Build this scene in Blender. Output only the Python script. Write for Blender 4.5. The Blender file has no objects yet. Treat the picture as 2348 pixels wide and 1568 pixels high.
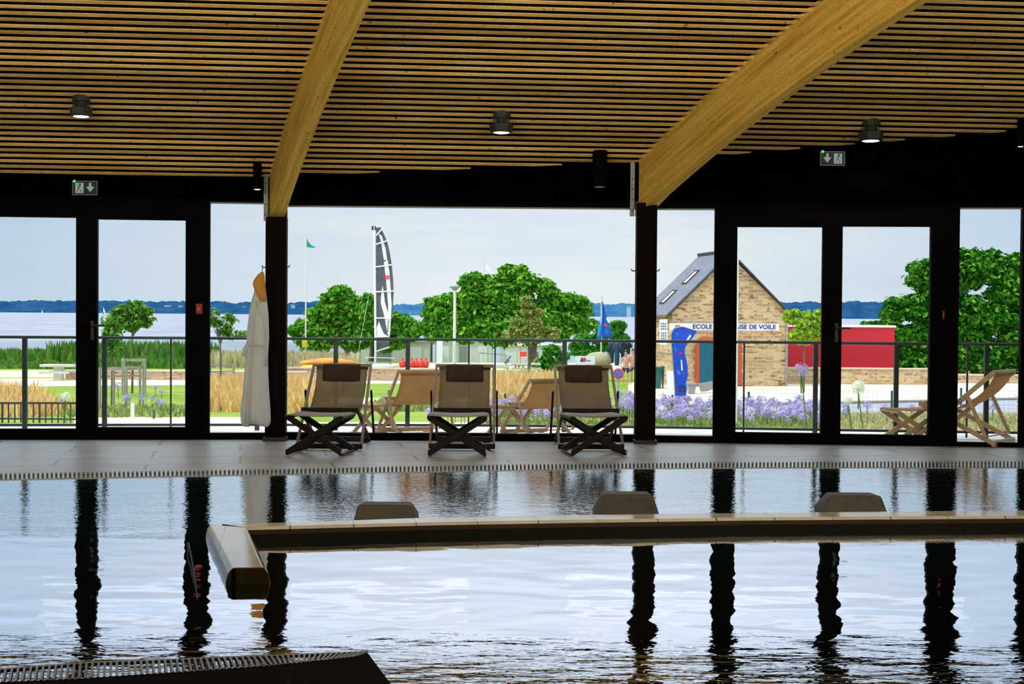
import bpy, math, random
from mathutils import Vector, Matrix
R = math.radians
S = bpy.context.scene
COL = S.collection
FPX = 3200.0
EYE = Vector((0, 0, 1.34))
CAMROT = Matrix.Rotation(R(90 - 1.137), 3, 'X') @ Matrix.Rotation(R(.43), 3, 'Z')

# ------------------------------------------------------------------ camera
cd = bpy.data.cameras.new('camera'); cam = bpy.data.objects.new('camera', cd); COL.objects.link(cam)
cam.matrix_world = Matrix.Translation(EYE) @ CAMROT.to_4x4()
cd.sensor_width = 36; cd.lens = FPX / 2348 * 36; cd.clip_end = 20000; cd.clip_start = .05
S.camera = cam
S.view_settings.view_transform = 'Standard'; S.view_settings.look = 'None'
S.view_settings.gamma = 1; S.view_settings.exposure = 0.0

# ------------------------------------------------------------------ survey helpers (sight line of a photo point -> place in the world)
def ray(x, y): return CAMROT @ Vector(((x - 1174) / FPX, (784 - y) / FPX, -1))
def A(x, y, Y):
    d = ray(x, y); return EYE + d * (Y / d.y)
def G(x, y, z=0.0):
    d = ray(x, y); return EYE + d * ((z - EYE.z) / d.z)

# ------------------------------------------------------------------ object helpers
def wloc(o):
    v = Vector((0, 0, 0))
    while o is not None:
        v += o.location; o = o.parent
    return v
def tag(o, label=None, cat=None, group=None, kind=None):
    if label: o['label'] = label
    if cat: o['category'] = cat
    if group: o['group'] = group
    if kind: o['kind'] = kind
    return o
def empty(name, loc, label=None, cat=None, group=None, kind=None):
    o = bpy.data.objects.new(name, None); COL.objects.link(o); o.location = loc; o.empty_display_size = .1
    return tag(o, label, cat, group, kind)
def kids(o): return [c for c in bpy.data.objects if c.parent == o]
def dup(root, loc, rz=None, label=None, group=None, scale=None):
    r = root.copy(); COL.objects.link(r); r.location = loc
    if rz is not None: r.rotation_euler = (0, 0, rz)
    if scale: r.scale = (scale,) * 3
    if label: r['label'] = label
    if group: r['group'] = group
    for ch in kids(root):
        c = ch.copy(); COL.objects.link(c); c.parent = r
        for g in kids(ch):
            d = g.copy(); COL.objects.link(d); d.parent = c
    return r

class MB:
    def __init__(s): s.v = []; s.f = []; s.m = []
    def add(s, vs, fs, mi=0):
        b = len(s.v); s.v += [Vector(p) for p in vs]
        for f in fs: s.f.append([b + i for i in f]); s.m.append(mi)
        return s
    def box(s, c, d, M=None, mi=0):
        c = Vector(c); hx, hy, hz = d[0] / 2, d[1] / 2, d[2] / 2
        vs = [Vector((x, y, z)) for x in (-hx, hx) for y in (-hy, hy) for z in (-hz, hz)]
        if M is not None: vs = [M @ p for p in vs]
        return s.add([c + p for p in vs], [(0, 1, 3, 2), (4, 6, 7, 5), (0, 4, 5, 1), (2, 3, 7, 6), (0, 2, 6, 4), (1, 5, 7, 3)], mi)
    def bar(s, a, b, w, h, up=(0, 0, 1), mi=0, ch=0.0):
        a = Vector(a); b = Vector(b); t = (b - a).normalized(); up = Vector(up)
        if abs(t.dot(up)) > .98: up = Vector((0, 1, 0))
        sd = t.cross(up).normalized(); n = sd.cross(t)
        if ch <= 0: pr = [(-.5, -.5), (.5, -.5), (.5, .5), (-.5, .5)]; pr = [(x * w, y * h) for x, y in pr]
        else:
            x, y = w / 2, h / 2
            pr = [(-x + ch, -y), (x - ch, -y), (x, -y + ch), (x, y - ch), (x - ch, y), (-x + ch, y), (-x, y - ch), (-x, -y + ch)]
        k = len(pr)
        vs = [a + sd * x + n * y for x, y in pr] + [b + sd * x + n * y for x, y in pr]
        fs = [(i, (i + 1) % k, k + (i + 1) % k, k + i) for i in range(k)] + [tuple(range(k))[::-1], tuple(range(k, 2 * k))]
        return s.add(vs, fs, mi)
    def tube(s, pts, r, n=8, mi=0):
        pts = [Vector(p) for p in pts]; rs = r if isinstance(r, (list, tuple)) else [r] * len(pts)
        rings = []
        for i, p in enumerate(pts):
            t = (pts[min(i + 1, len(pts) - 1)] - pts[max(i - 1, 0)]).normalized()
            u = t.cross(Vector((0, 0, 1)) if abs(t.z) < .9 else Vector((0, 1, 0))).normalized(); w = t.cross(u)
            rings.append([p + (u * math.cos(2 * math.pi * j / n) + w * math.sin(2 * math.pi * j / n)) * rs[i] for j in range(n)])
        return s.loft(rings, mi)
    def loft(s, rings, mi=0, cap=True):
        n = len(rings[0]); vs = [p for r_ in rings for p in r_]; fs = []
        for i in range(len(rings) - 1):
            for j in range(n):
                fs.append((i * n + j, i * n + (j + 1) % n, (i + 1) * n + (j + 1) % n, (i + 1) * n + j))
        if cap: fs += [tuple(range(n))[::-1], tuple(range((len(rings) - 1) * n, len(rings) * n))]
        return s.add(vs, fs, mi)
    def prism(s, poly, ext, mi=0):
        poly = [Vector(p) for p in poly]; ext = Vector(ext); n = len(poly)
        vs = poly + [p + ext for p in poly]
        return s.add(vs, [tuple(range(n)), tuple(range(n, 2 * n))[::-1]] + [(i, n + i, n + (i + 1) % n, (i + 1) % n) for i in range(n)], mi)
    def ball(s, c, r, n=10, m=7, mi=0, sc=(1, 1, 1)):
        c = Vector(c); rings = []
        for i in range(m + 1):
            a = math.pi * (i + .001) / (m + .002)
            rings.append([c + Vector((r * sc[0] * math.sin(a) * math.cos(2 * math.pi * j / n), r * sc[1] * math.sin(a) * math.sin(2 * math.pi * j / n), r * sc[2] * math.cos(a))) for j in range(n)])
        return s.loft(rings, mi)
    def sheet(s, grid, mi=0, th=0):
        n = len(grid[0]); m = len(grid)
        vs = [p for row in grid for p in row]
        fs = [(i * n + j, i * n + j + 1, (i + 1) * n + j + 1, (i + 1) * n + j) for i in range(m - 1) for j in range(n - 1)]
        return s.add(vs, fs, mi)
    def leaves(s, blobs, n, size, rng, mi=0, inner=.55):
        ws = [b[3] * b[5] + .01 for b in blobs]
        for _ in range(n):
            b = rng.choices(blobs, ws)[0]; c = Vector(b[:3])
            d = Vector((rng.gauss(0, 1), rng.gauss(0, 1), rng.gauss(0, 1))).normalized()
            k = inner + (1.16 - inner) * rng.random() ** .6
            if rng.random() < .13: k *= rng.uniform(1, 1.45)
            p = c + Vector((d.x * b[3] * k, d.y * b[4] * k, d.z * b[5] * k))
            nn = (d + Vector((rng.uniform(-.8, .8), rng.uniform(-.8, .8), rng.uniform(-.2, 1.1)))).normalized()
            u = nn.cross(Vector((rng.gauss(0, 1), rng.gauss(0, 1), rng.gauss(0, 1)))).normalized(); w = nn.cross(u)
            z = size * rng.uniform(.6, 1.25)
            s.add([p - u * z, p + w * z * .55 + nn * z * .15, p + u * z - nn * z * .2, p - w * z * .55 + nn * z * .15], [(0, 1, 2, 3)], mi)
        return s
    def build(s, name, mats, parent=None, smooth=False, base=None, bevel=0, solid=0, sub=0):
        if parent is not None: o0 = wloc(parent); loc = Vector((0, 0, 0))
        else:
            if base is None:
                lo = [min(p[i] for p in s.v) for i in range(3)]; hi = [max(p[i] for p in s.v) for i in range(3)]
                base = Vector(((lo[0] + hi[0]) / 2, (lo[1] + hi[1]) / 2, lo[2]))
            o0 = Vector(base); loc = o0
        me = bpy.data.meshes.new(name); me.from_pydata([tuple(p - o0) for p in s.v], [], s.f); 
        if not isinstance(mats, (list, tuple)): mats = [mats]
        for m in mats: me.materials.append(m)
        me.polygons.foreach_set('material_index', s.m)
        if smooth: me.polygons.foreach_set('use_smooth', [True] * len(s.f))
        me.update()
        o = bpy.data.objects.new(name, me); COL.objects.link(o); o.location = loc
        if parent is not None: o.parent = parent
        if solid:
            q = o.modifiers.new('solid', 'SOLIDIFY'); q.thickness = solid; q.offset = 0
        if bevel:
            q = o.modifiers.new('bevel', 'BEVEL'); q.width = bevel; q.segments = 2; q.limit_method = 'ANGLE'
        if sub:
            q = o.modifiers.new('sub', 'SUBSURF'); q.levels = sub; q.render_levels = sub
        return o

# ------------------------------------------------------------------ materials
def nodes(name):
    m = bpy.data.materials.new(name); m.use_nodes = True
    nt = m.node_tree; nt.nodes.clear(); out = nt.nodes.new('ShaderNodeOutputMaterial')
    return m, nt, out
def mix_rgb(nt, fac, a, b):
    n = nt.nodes.new('ShaderNodeMix'); n.data_type = 'RGBA'
    if isinstance(fac, (int, float)): n.inputs['Factor'].default_value = fac
    else: nt.links.new(fac, n.inputs['Factor'])
    for k, v in ((6, a), (7, b)):
        if isinstance(v, (tuple, list)): n.inputs[k].default_value = (*v[:3], 1)
        else: nt.links.new(v, n.inputs[k])
    return n.outputs[2]
def ramp(nt, src, stops):
    n = nt.nodes.new('ShaderNodeValToRGB'); nt.links.new(src, n.inputs[0]); e = n.color_ramp.elements
    while len(e) < len(stops): e.new(.5)
    for q, (p, c) in zip(e, stops): q.position = p; q.color = (*c, 1) if len(c) == 3 else c
    return n.outputs[0]
def coords(nt, sc=(1, 1, 1), kind='pos', rot=(0, 0, 0)):
    mp = nt.nodes.new('ShaderNodeMapping'); mp.inputs['Scale'].default_value = sc; mp.inputs['Rotation'].default_value = rot
    if kind == 'pos':
        g = nt.nodes.new('ShaderNodeNewGeometry'); nt.links.new(g.outputs['Position'], mp.inputs[0])
    else:
        g = nt.nodes.new('ShaderNodeTexCoord'); nt.links.new(g.outputs['Object'], mp.inputs[0])
    return mp.outputs[0]
def noise(nt, vec, scale, detail=3, rough=.5):
    n = nt.nodes.new('ShaderNodeTexNoise'); n.inputs['Scale'].default_value = scale; n.inputs['Detail'].default_value = detail
    n.inputs['Roughness'].default_value = rough; nt.links.new(vec, n.inputs['Vector']); return n.outputs[0]
def mat(name, c, c2=None, scale=4, sc=(1, 1, 1), rough=.6, metal=0, bump=0, bscale=None, spec=.5, kind='pos', lo=.35, hi=.65, emit=0, rot=(0, 0, 0)):
    m, nt, out = nodes(name); b = nt.nodes.new('ShaderNodeBsdfPrincipled'); nt.links.new(b.outputs[0], out.inputs[0])
    b.inputs['Roughness'].default_value = rough; b.inputs['Metallic'].default_value = metal; b.inputs['Specular IOR Level'].default_value = spec
    if c2 is None: c2 = tuple(x * .85 for x in c)
    v = coords(nt, sc, kind, rot); f = noise(nt, v, scale, 4, .6)
    col = ramp(nt, f, [(lo, c), (hi, c2)])
    nt.links.new(col, b.inputs['Base Color'])
    if emit:
        nt.links.new(col, b.inputs['Emission Color']); b.inputs['Emission Strength'].default_value = emit
    if bump:
        n2 = noise(nt, v, bscale or scale * 3, 4, .6); bn = nt.nodes.new('ShaderNodeBump'); bn.inputs['Strength'].default_value = .7
        bn.inputs['Distance'].default_value = bump; nt.links.new(n2, bn.inputs['Height']); nt.links.new(bn.outputs[0], b.inputs['Normal'])
    return m
def leafmat(name, c1, c2, c3=None, trans=.35):
    m, nt, out = nodes(name); g = nt.nodes.new('ShaderNodeNewGeometry')
    col = ramp(nt, g.outputs['Random Per Island'], [(0, c1), (.6, c2), (1, c3 or c2)])
    d = nt.nodes.new('ShaderNodeBsdfDiffuse'); t = nt.nodes.new('ShaderNodeBsdfTranslucent'); mx = nt.nodes.new('ShaderNodeMixShader')
    mx.inputs[0].default_value = trans; nt.links.new(col, d.inputs[0]); nt.links.new(col, t.inputs[0])
    nt.links.new(d.outputs[0], mx.inputs[1]); nt.links.new(t.outputs[0], mx.inputs[2]); nt.links.new(mx.outputs[0], out.inputs[0])
    return m
def cloth(name, c, c2, open_=.25, trans=.4, wscale=0):
    m, nt, out = nodes(name); v = coords(nt, (1, 1, 1), 'obj'); f = noise(nt, v, 6, 4)
    col = ramp(nt, f, [(.35, c), (.65, c2)])
    d = nt.nodes.new('ShaderNodeBsdfDiffuse'); t = nt.nodes.new('ShaderNodeBsdfTranslucent'); mx = nt.nodes.new('ShaderNodeMixShader')
    mx.inputs[0].default_value = trans; nt.links.new(col, d.inputs[0]); nt.links.new(col, t.inputs[0])
    nt.links.new(d.outputs[0], mx.inputs[1]); nt.links.new(t.outputs[0], mx.inputs[2])
    if open_ > 0:
        tr = nt.nodes.new('ShaderNodeBsdfTransparent'); m2 = nt.nodes.new('ShaderNodeMixShader'); m2.inputs[0].default_value = open_
        nt.links.new(mx.outputs[0], m2.inputs[1]); nt.links.new(tr.outputs[0], m2.inputs[2]); nt.links.new(m2.outputs[0], out.inputs[0])
    else: nt.links.new(mx.outputs[0], out.inputs[0])
    return m
def glass(name, tint=(1, 1, 1), refl=.04):
    m, nt, out = nodes(name); t = nt.nodes.new('ShaderNodeBsdfTransparent'); t.inputs[0].default_value = (*tint, 1)
    g = nt.nodes.new('ShaderNodeBsdfGlossy'); g.inputs['Roughness'].default_value = 0.0
    mx = nt.nodes.new('ShaderNodeMixShader'); mx.inputs[0].default_value = refl
    nt.links.new(t.outputs[0], mx.inputs[1]); nt.links.new(g.outputs[0], mx.inputs[2]); nt.links.new(mx.outputs[0], out.inputs[0]); return m
def tiles(name, c1, c2, mortar, bw, bh, rotz=0, off=.5, ms=.006, rough=.5, axes='xy', bump=.0, noise_c=None, squash=1, spec=.5):
    m, nt, out = nodes(name); b = nt.nodes.new('ShaderNodeBsdfPrincipled'); nt.links.new(b.outputs[0], out.inputs[0]); b.inputs['Roughness'].default_value = rough; b.inputs['Specular IOR Level'].default_value = spec
    rot = (0, 0, rotz) if axes == 'xy' else (R(90), 0, 0)
    v = coords(nt, (1, 1, 1), 'pos', rot)
    t = nt.nodes.new('ShaderNodeTexBrick'); t.inputs['Scale'].default_value = 1; t.inputs['Brick Width'].default_value = bw; t.inputs['Row Height'].default_value = bh
    t.inputs['Mortar Size'].default_value = ms; t.offset = off; t.inputs['Color1'].default_value = (*c1, 1); t.inputs['Color2'].default_value = (*c2, 1); t.inputs['Mortar'].default_value = (*mortar, 1)
    t.inputs['Mortar Smooth'].default_value = .3
    if axes == 'stone':
        nz = nt.nodes.new('ShaderNodeTexNoise'); nz.inputs['Scale'].default_value = 3.5; nt.links.new(v, nz.inputs['Vector'])
        ad = nt.nodes.new('ShaderNodeVectorMath'); ad.operation = 'MULTIPLY_ADD'; ad.inputs[1].default_value = (.22, .16, .1); nt.links.new(nz.outputs['Color'], ad.inputs[0]); nt.links.new(v, ad.inputs[2]); v = ad.outputs[0]
    nt.links.new(v, t.inputs['Vector'])
    f = noise(nt, v, 3.0 if axes != 'stone' else 1.7, 5, .7)
    nc = noise_c or tuple(x * .6 for x in c1)
    fr = ramp(nt, f, [(.42, (0, 0, 0)), (.68, (1, 1, 1))] if axes != 'stone' else [(.52, (0, 0, 0)), (.80, (1, 1, 1))])
    col = mix_rgb(nt, fr, t.outputs['Color'], nc); 
    if axes == 'stone':
        f2 = noise(nt, coords(nt, (1.6, 1, 5), 'pos'), 2.2, 2, .5); fr2 = ramp(nt, f2, [(.6, (0, 0, 0)), (.66, (1, 1, 1))]); col = mix_rgb(nt, fr2, col, (.28, .10, .035))
    nt.links.new(col, b.inputs['Base Color'])
    if bump:
        bn = nt.nodes.new('ShaderNodeBump'); bn.inputs['Distance'].default_value = bump; nt.links.new(f, bn.inputs['Height']); nt.links.new(bn.outputs[0], b.inputs['Normal'])
    return m
def emis(name, c, s):
    m, nt, out = nodes(name); e = nt.nodes.new('ShaderNodeEmission'); e.inputs[0].default_value = (*c, 1); e.inputs[1].default_value = s; nt.links.new(e.outputs[0], out.inputs[0]); return m

M = {}
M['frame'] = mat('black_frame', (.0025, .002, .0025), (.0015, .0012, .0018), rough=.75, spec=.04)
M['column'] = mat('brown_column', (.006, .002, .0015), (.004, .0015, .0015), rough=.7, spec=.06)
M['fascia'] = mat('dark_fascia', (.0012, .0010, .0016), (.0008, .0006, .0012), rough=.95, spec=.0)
M['glass'] = glass('window_glass', (.98, .99, .99), .015)
M['railglass'] = glass('railing_glass', (.93, .96, .95), .03)
def woodmat(name, c1, c2, c3, gs, along, spots=True, island=False, uv=False):
    m, nt, out = nodes(name); b = nt.nodes.new('ShaderNodeBsdfPrincipled'); nt.links.new(b.outputs[0], out.inputs[0]); b.inputs['Roughness'].default_value = .75; b.inputs['Specular IOR Level'].default_value = .2
    v = coords(nt, gs, 'pos', (0, 0, along))
    if uv:
        u_ = nt.nodes.new('ShaderNodeUVMap'); mp_ = nt.nodes.new('ShaderNodeMapping'); mp_.inputs['Scale'].default_value = gs; nt.links.new(u_.outputs[0], mp_.inputs[0]); v = mp_.outputs[0]
    f = noise(nt, v, 1, 5, .65)
    col = ramp(nt, f, [(.3, c1), (.5, c2), (.7, c3)])
    if spots:
        v2 = coords(nt, (1, 1, 1), 'pos'); f2 = noise(nt, v2, 16, 3, .6); fr = ramp(nt, f2, [(.66, (0, 0, 0)), (.74, (1, 1, 1))]); col = mix_rgb(nt, fr, col, (.10, .05, .01))
        f3 = noise(nt, v2, 90, 2, .5); fr3 = ramp(nt, f3, [(.3, (.62, .62, .62)), (.7, (1.25, 1.2, 1.1))]); 
        mm = nt.nodes.new('ShaderNodeMix'); mm.data_type = 'RGBA'; mm.blend_type = 'MULTIPLY'; mm.inputs['Factor'].default_value = .8; nt.links.new(col, mm.inputs[6]); nt.links.new(fr3, mm.inputs[7]); col = mm.outputs[2]
    if island:
        g_ = nt.nodes.new('ShaderNodeNewGeometry'); fr4 = ramp(nt, g_.outputs['Random Per Island'], [(0, (.62, .60, .58)), (.5, (.95, .95, .95)), (1, (1.25, 1.22, 1.15))])
        m5 = nt.nodes.new('ShaderNodeMix'); m5.data_type = 'RGBA'; m5.blend_type = 'MULTIPLY'; m5.inputs['Factor'].default_value = 1; nt.links.new(col, m5.inputs[6]); nt.links.new(fr4, m5.inputs[7]); col = m5.outputs[2]
    nt.links.new(col, b.inputs['Base Color'])
    return m
M['beam'] = woodmat('golden_beam_wood', (.42, .24, .03), (.66, .42, .085), (.80, .60, .20), (.9, 22, 1), R(-14), uv=True)
M['slat'] = woodmat('ceiling_slat_wood', (.68, .38, .11), (.82, .54, .21), (.90, .68, .34), (1.6, 14, 14), R(0), True, True)
M['void'] = mat('dark_roof_board', (.004, .003, .003), (.003, .002, .002), rough=.95, spec=0)
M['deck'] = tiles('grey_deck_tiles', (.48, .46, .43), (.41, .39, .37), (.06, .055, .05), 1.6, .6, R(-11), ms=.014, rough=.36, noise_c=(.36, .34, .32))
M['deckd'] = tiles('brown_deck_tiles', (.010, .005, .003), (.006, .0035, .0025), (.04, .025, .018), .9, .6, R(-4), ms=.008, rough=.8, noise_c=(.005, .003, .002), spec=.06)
M['pooltile'] = tiles('sky_sheen_pool_tiles', (.80, .79, .77), (.74, .73, .71), (.12, .09, .07), .38, 3.0, R(-9), ms=.005, rough=.10, off=0, noise_c=(.62, .60, .56))  # wall tops, sheen of reflected sky put into the pale colour
M['poolside'] = tiles('shaded_pool_tile', (.014, .008, .005), (.010, .006, .004), (.003, .003, .002), .38, 3.0, R(-9), ms=.005, rough=.5, off=0, noise_c=(.008, .005, .0035), spec=.3)  # dark tile copy, shade on the side faces put into the colour
M['poolend'] = tiles('daylit_pool_tile', (.28, .28, .23), (.24, .24, .20), (.01, .01, .01), 3.0, .30, R(16), ms=.005, rough=.25, off=0, noise_c=(.08, .08, .065))  # lighter copy for the short wall, window light put into the colour
M['poolcourse'] = mat('brown_bullnose_tile', (.06, .036, .024), (.045, .028, .018), scale=6, rough=.35)
M['basin'] = mat('dark_pool_basin', (.01, .03, .03), (.01, .02, .02), rough=.8)
M['bench'] = mat('grey_stone_block', (.085, .075, .055), (.065, .06, .045), scale=14, rough=.6)
M['grille'] = mat('pale_grille', (.40, .45, .47), (.33, .38, .40), rough=.3)
M['channel'] = mat('grille_channel', (.01, .01, .01), rough=.8)
M['steel'] = mat('grey_steel', (.22, .22, .22), (.17, .17, .17), rough=.5, metal=.6)
M['lampbody'] = mat('lamp_body', (.035, .045, .042), (.02, .026, .026), rough=.6, spec=.3)
M['lampglow'] = emis('lamp_glow', (1, .96, .95), 3.5)
M['lampsmall'] = emis('small_lamp_glow', (1, .85, .6), 1.2)
M['green'] = emis('green_led', (.05, 1, .12), 1.5)
M['signface'] = emis('exit_pictogram', (.62, .78, .74), .38)
M['signbody'] = mat('exit_sign_body', (.012, .018, .016), rough=.6)
M['signrim'] = mat('exit_sign_rim', (.20, .22, .20), rough=.5)
M['chairw'] = mat('dark_chair_wood', (.010, .005, .0035), (.006, .0035, .0025), sc=(1, 1, 6), scale=8, rough=.5, spec=.25, kind='obj')
M['chairm'] = mat('daylit_chair_side', (.32, .27, .20), (.24, .20, .15), scale=8, rough=.5, kind='obj')  # side rails, daylight falling on them put into the lighter colour
M['sling'] = cloth('taupe_sling', (.42, .33, .23), (.36, .28, .19), .16, .6)
M['stoolsl'] = mat('taupe_stool_sling', (.34, .30, .27), (.28, .24, .21), rough=.9, kind='obj')
M['pillow'] = mat('brown_headrest', (.055, .032, .02), (.035, .02, .013), rough=.9, kind='obj', scale=10)
M['cap'] = mat('pale_foot_cap', (.6, .6, .58), rough=.5)
M['teak'] = mat('pale_teak', (.62, .46, .30), (.52, .37, .23), scale=5, sc=(1, 1, 4), rough=.6, kind='obj')
M['osling'] = cloth('sand_sling', (.72, .48, .24), (.66, .42, .20), .05, .5)
M['rail'] = mat('blue_grey_rail', (.035, .06, .075), (.03, .05, .06), rough=.45)
M['terrace'] = mat('pale_terrace', (.78, .70, .60), (.70, .63, .54), scale=2, rough=.8)
M['robe'] = cloth('grey_white_robe', (.88, .88, .86), (.80, .81, .80), 0, .5)
M['hood'] = cloth('yellow_hood_lining', (.90, .50, .12), (.82, .42, .08), 0, .35)
M['red'] = mat('red_callpoint', (.25, .01, .02), rough=.5)
M['lawn'] = mat('lawn_grass', (.22, .32, .05), (.34, .40, .09), scale=.35, rough=.95, spec=0, bump=.05, bscale=9)
M['bank'] = mat('planted_ground', (.22, .25, .06), (.40, .36, .15), scale=.8, rough=.95, spec=0)
M['sand'] = mat('pale_sand_paving', (.84, .70, .54), (.76, .62, .47), scale=.5, rough=.95, spec=0)
M['sandp'] = mat('pinkish_sand', (.72, .56, .42), (.62, .47, .33), scale=.9, rough=.95, spec=0)
M['road'] = mat('grey_road', (.34, .33, .37), (.42, .41, .44), scale=1.2, rough=.9, spec=0)
M['kerb'] = mat('dark_kerb', (.20, .16, .10), (.15, .12, .08), rough=.9)
M['gold'] = leafmat('golden_grass_blades', (.72, .42, .13), (.86, .58, .24), (.92, .70, .36), .3)
M['dune'] = leafmat('dune_grass_blades', (.05, .17, .03), (.12, .27, .04), (.26, .34, .07), .3)
M['herb'] = leafmat('mixed_garden_leaves', (.20, .30, .05), (.34, .40, .12), (.55, .50, .22), .3)
M['drygrass'] = leafmat('dry_garden_leaves', (.45, .38, .16), (.62, .50, .26), (.70, .62, .40), .3)
M['leaf1'] = leafmat('bright_tree_leaves', (.02, .13, .012), (.10, .36, .025), (.34, .58, .07))
M['leaf2'] = leafmat('dark_tree_leaves', (.008, .06, .008), (.04, .22, .014), (.22, .46, .05), .25)
M['lime'] = leafmat('lime_leaves', (.22, .42, .03), (.38, .56, .05), (.50, .62, .10))
M['olive'] = leafmat('olive_leaves', (.20, .27, .06), (.33, .38, .10), (.45, .46, .16))
M['pine'] = leafmat('young_tree_leaves', (.03, .15, .02), (.12, .32, .04), (.32, .42, .10))
M['bush'] = leafmat('bush_leaves', (.03, .20, .03), (.08, .32, .04), (.20, .42, .06))
M['bark'] = mat('grey_bark', (.16, .12, .09), (.10, .08, .06), rough=.9)
M['stake'] = mat('weathered_stake', (.42, .36, .28), (.33, .28, .22), rough=.9, scale=3)
M['stone'] = tiles('breton_stone', (.66, .46, .24), (.38, .24, .11), (.60, .50, .36), .52, .17, off=.45, ms=.016, rough=.9, axes='stone', noise_c=(.72, .56, .36))
M['stonep'] = tiles('rubble_stone', (.58, .38, .24), (.50, .34, .22), (.62, .48, .34), .5, .2, off=.4, ms=.015, rough=.95, axes='stone', noise_c=(.66, .50, .34))
M['slate'] = tiles('slate_roof', (.13, .14, .17), (.10, .11, .14), (.06, .07, .09), .35, .16, off=.5, ms=.01, rough=.6, noise_c=(.17, .18, .21))
M['verge'] = mat('dark_verge', (.03, .03, .03), rough=.7)
M['white'] = mat('white_paint', (.85, .85, .85), (.80, .80, .80), rough=.5)
M['white2'] = mat('offwhite_wall', (.74, .71, .66), (.68, .64, .58), rough=.8, scale=.4)
M['navy'] = mat('navy_ink', (.02, .03, .25), rough=.5)
M['redink'] = mat('red_ink', (.80, .03, .08), (.75, .03, .06), rough=.5)
M['teal'] = mat('teal_door', (.0, .13, .20), (.0, .10, .17), rough=.4)
M['brick'] = mat('red_brick_trim', (.60, .11, .035), (.45, .08, .03), scale=5, rough=.85)
M['redpanel'] = mat('crimson_boards', (.50, .004, .020), (.42, .003, .015), sc=(.3, .3, 8), scale=2, rough=.55)
M['binG'] = mat('green_bin_plastic', (.01, .12, .09), (.01, .09, .07), rough=.5)
M['grey'] = mat('mid_grey', (.30, .31, .31), rough=.6)
M['postG'] = mat('green_fence_post', (.01, .10, .08), rough=.5)
M['wire'] = mat('fence_wire', (.25, .30, .27), rough=.5)
M['iron'] = mat('black_iron', (.02, .02, .025), rough=.5)
M['purple'] = leafmat('lilac_petals', (.42, .30, .64), (.58, .48, .77), (.80, .74, .90), .3)
M['whitep'] = leafmat('white_petals', (.80, .80, .66), (.90, .90, .80), (.95, .95, .90), .3)
M['stem'] = mat('green_stem', (.12, .22, .04), rough=.8)
M['kayak'] = mat('orange_kayak_hull', (.95, .22, .03), (.95, .45, .03), scale=.6, rough=.35)
M['redbuoy'] = mat('red_plastic', (.90, .05, .04), (.80, .04, .03), rough=.4)
M['saild'] = mat('slate_sail', (.06, .075, .10), (.10, .11, .15), scale=2, rough=.6)
M['sailw'] = mat('white_sail', (.86, .87, .88), (.80, .81, .83), rough=.6)
M['blue'] = mat('blue_flag_cloth', (.01, .12, .62), (.01, .19, .72), scale=3, rough=.7)
M['greenflag'] = mat('green_flag_cloth', (.0, .36, .18), rough=.7)
M['boulder'] = mat('beige_boulder', (.50, .42, .27), (.40, .34, .22), scale=1.5, rough=.9, bump=.1)
M['concrete'] = mat('pale_concrete', (.66, .62, .50), (.56, .53, .42), scale=1.5, rough=.9)
M['skin'] = mat('skin', (.62, .33, .22), (.56, .29, .19), rough=.6)
M['hair'] = mat('dark_hair', (.02, .015, .015), rough=.7)
M['neoprene'] = mat('black_neoprene', (.015, .025, .035), (.02, .03, .05), rough=.7)
M['shorts'] = mat('dark_shorts', (.02, .03, .03), rough=.8)
M['pinktop'] = mat('pink_vest', (.75, .35, .33), rough=.8)
M['yellow'] = mat('yellow_cloth', (.85, .60, .04), rough=.7)
M['orange'] = mat('orange_cloth', (.85, .30, .03), rough=.7)
M['lblue'] = mat('pale_blue_cloth', (.30, .50, .75), rough=.7)
M['dnavy'] = mat('navy_cloth', (.02, .06, .14), rough=.7)
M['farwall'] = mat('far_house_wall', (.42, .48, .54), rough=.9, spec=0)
M['hill'] = mat('hazed_wooded_shore', (.008, .045, .11), (.02, .075, .15), scale=.02, rough=1, spec=0)  # wooded shore with blue distance haze put into the base colour
M['hill2'] = mat('pale_hazed_shore', (.025, .10, .20), (.05, .14, .24), scale=.02, rough=1, spec=0)  # ridges with a paler haze tint mixed into their colour

# banner: printed cloth
def banner_mat():
    m, nt, out = nodes('printed_banner_cloth'); b = nt.nodes.new('ShaderNodeBsdfPrincipled'); nt.links.new(b.outputs[0], out.inputs[0]); b.inputs['Roughness'].default_value = .6
    v = coords(nt, (1, 1, 1.0), 'obj'); f = noise(nt, v, 2.6, 4, .6)
    col = ramp(nt, f, [(.56, (.01, .07, .62)), (.62, (.03, .30, .80)), (.68, (.40, .58, .90)), (.74, (.80, .82, .92))])
    nt.links.new(col, b.inputs['Base Color']); return m
M['banner'] = banner_mat()

# sea
def sea_mat():
    m, nt, out = nodes('sea_water'); b = nt.nodes.new('ShaderNodeBsdfPrincipled'); nt.links.new(b.outputs[0], out.inputs[0])
    b.inputs['Roughness'].default_value = .8; b.inputs['Specular IOR Level'].default_value = .12
    f = noise(nt, coords(nt, (.05, .02, 1)), 1, 5, .7); f2 = noise(nt, coords(nt, (.25, 1.1, 1)), 1.3, 4, .7)
    c = ramp(nt, f, [(.35, (.25, .26, .29)), (.65, (.37, .38, .41))]); c = mix_rgb(nt, ramp(nt, f2, [(.45, (0, 0, 0)), (.75, (.7, .7, .7))]), c, (.16, .20, .27))
    nt.links.new(c, b.inputs['Base Color'])
    bn = nt.nodes.new('ShaderNodeBump'); bn.inputs['Distance'].default_value = .25; nt.links.new(f2, bn.inputs['Height']); nt.links.new(bn.outputs[0], b.inputs['Normal'])
    return m
M['sea'] = sea_mat()

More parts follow.
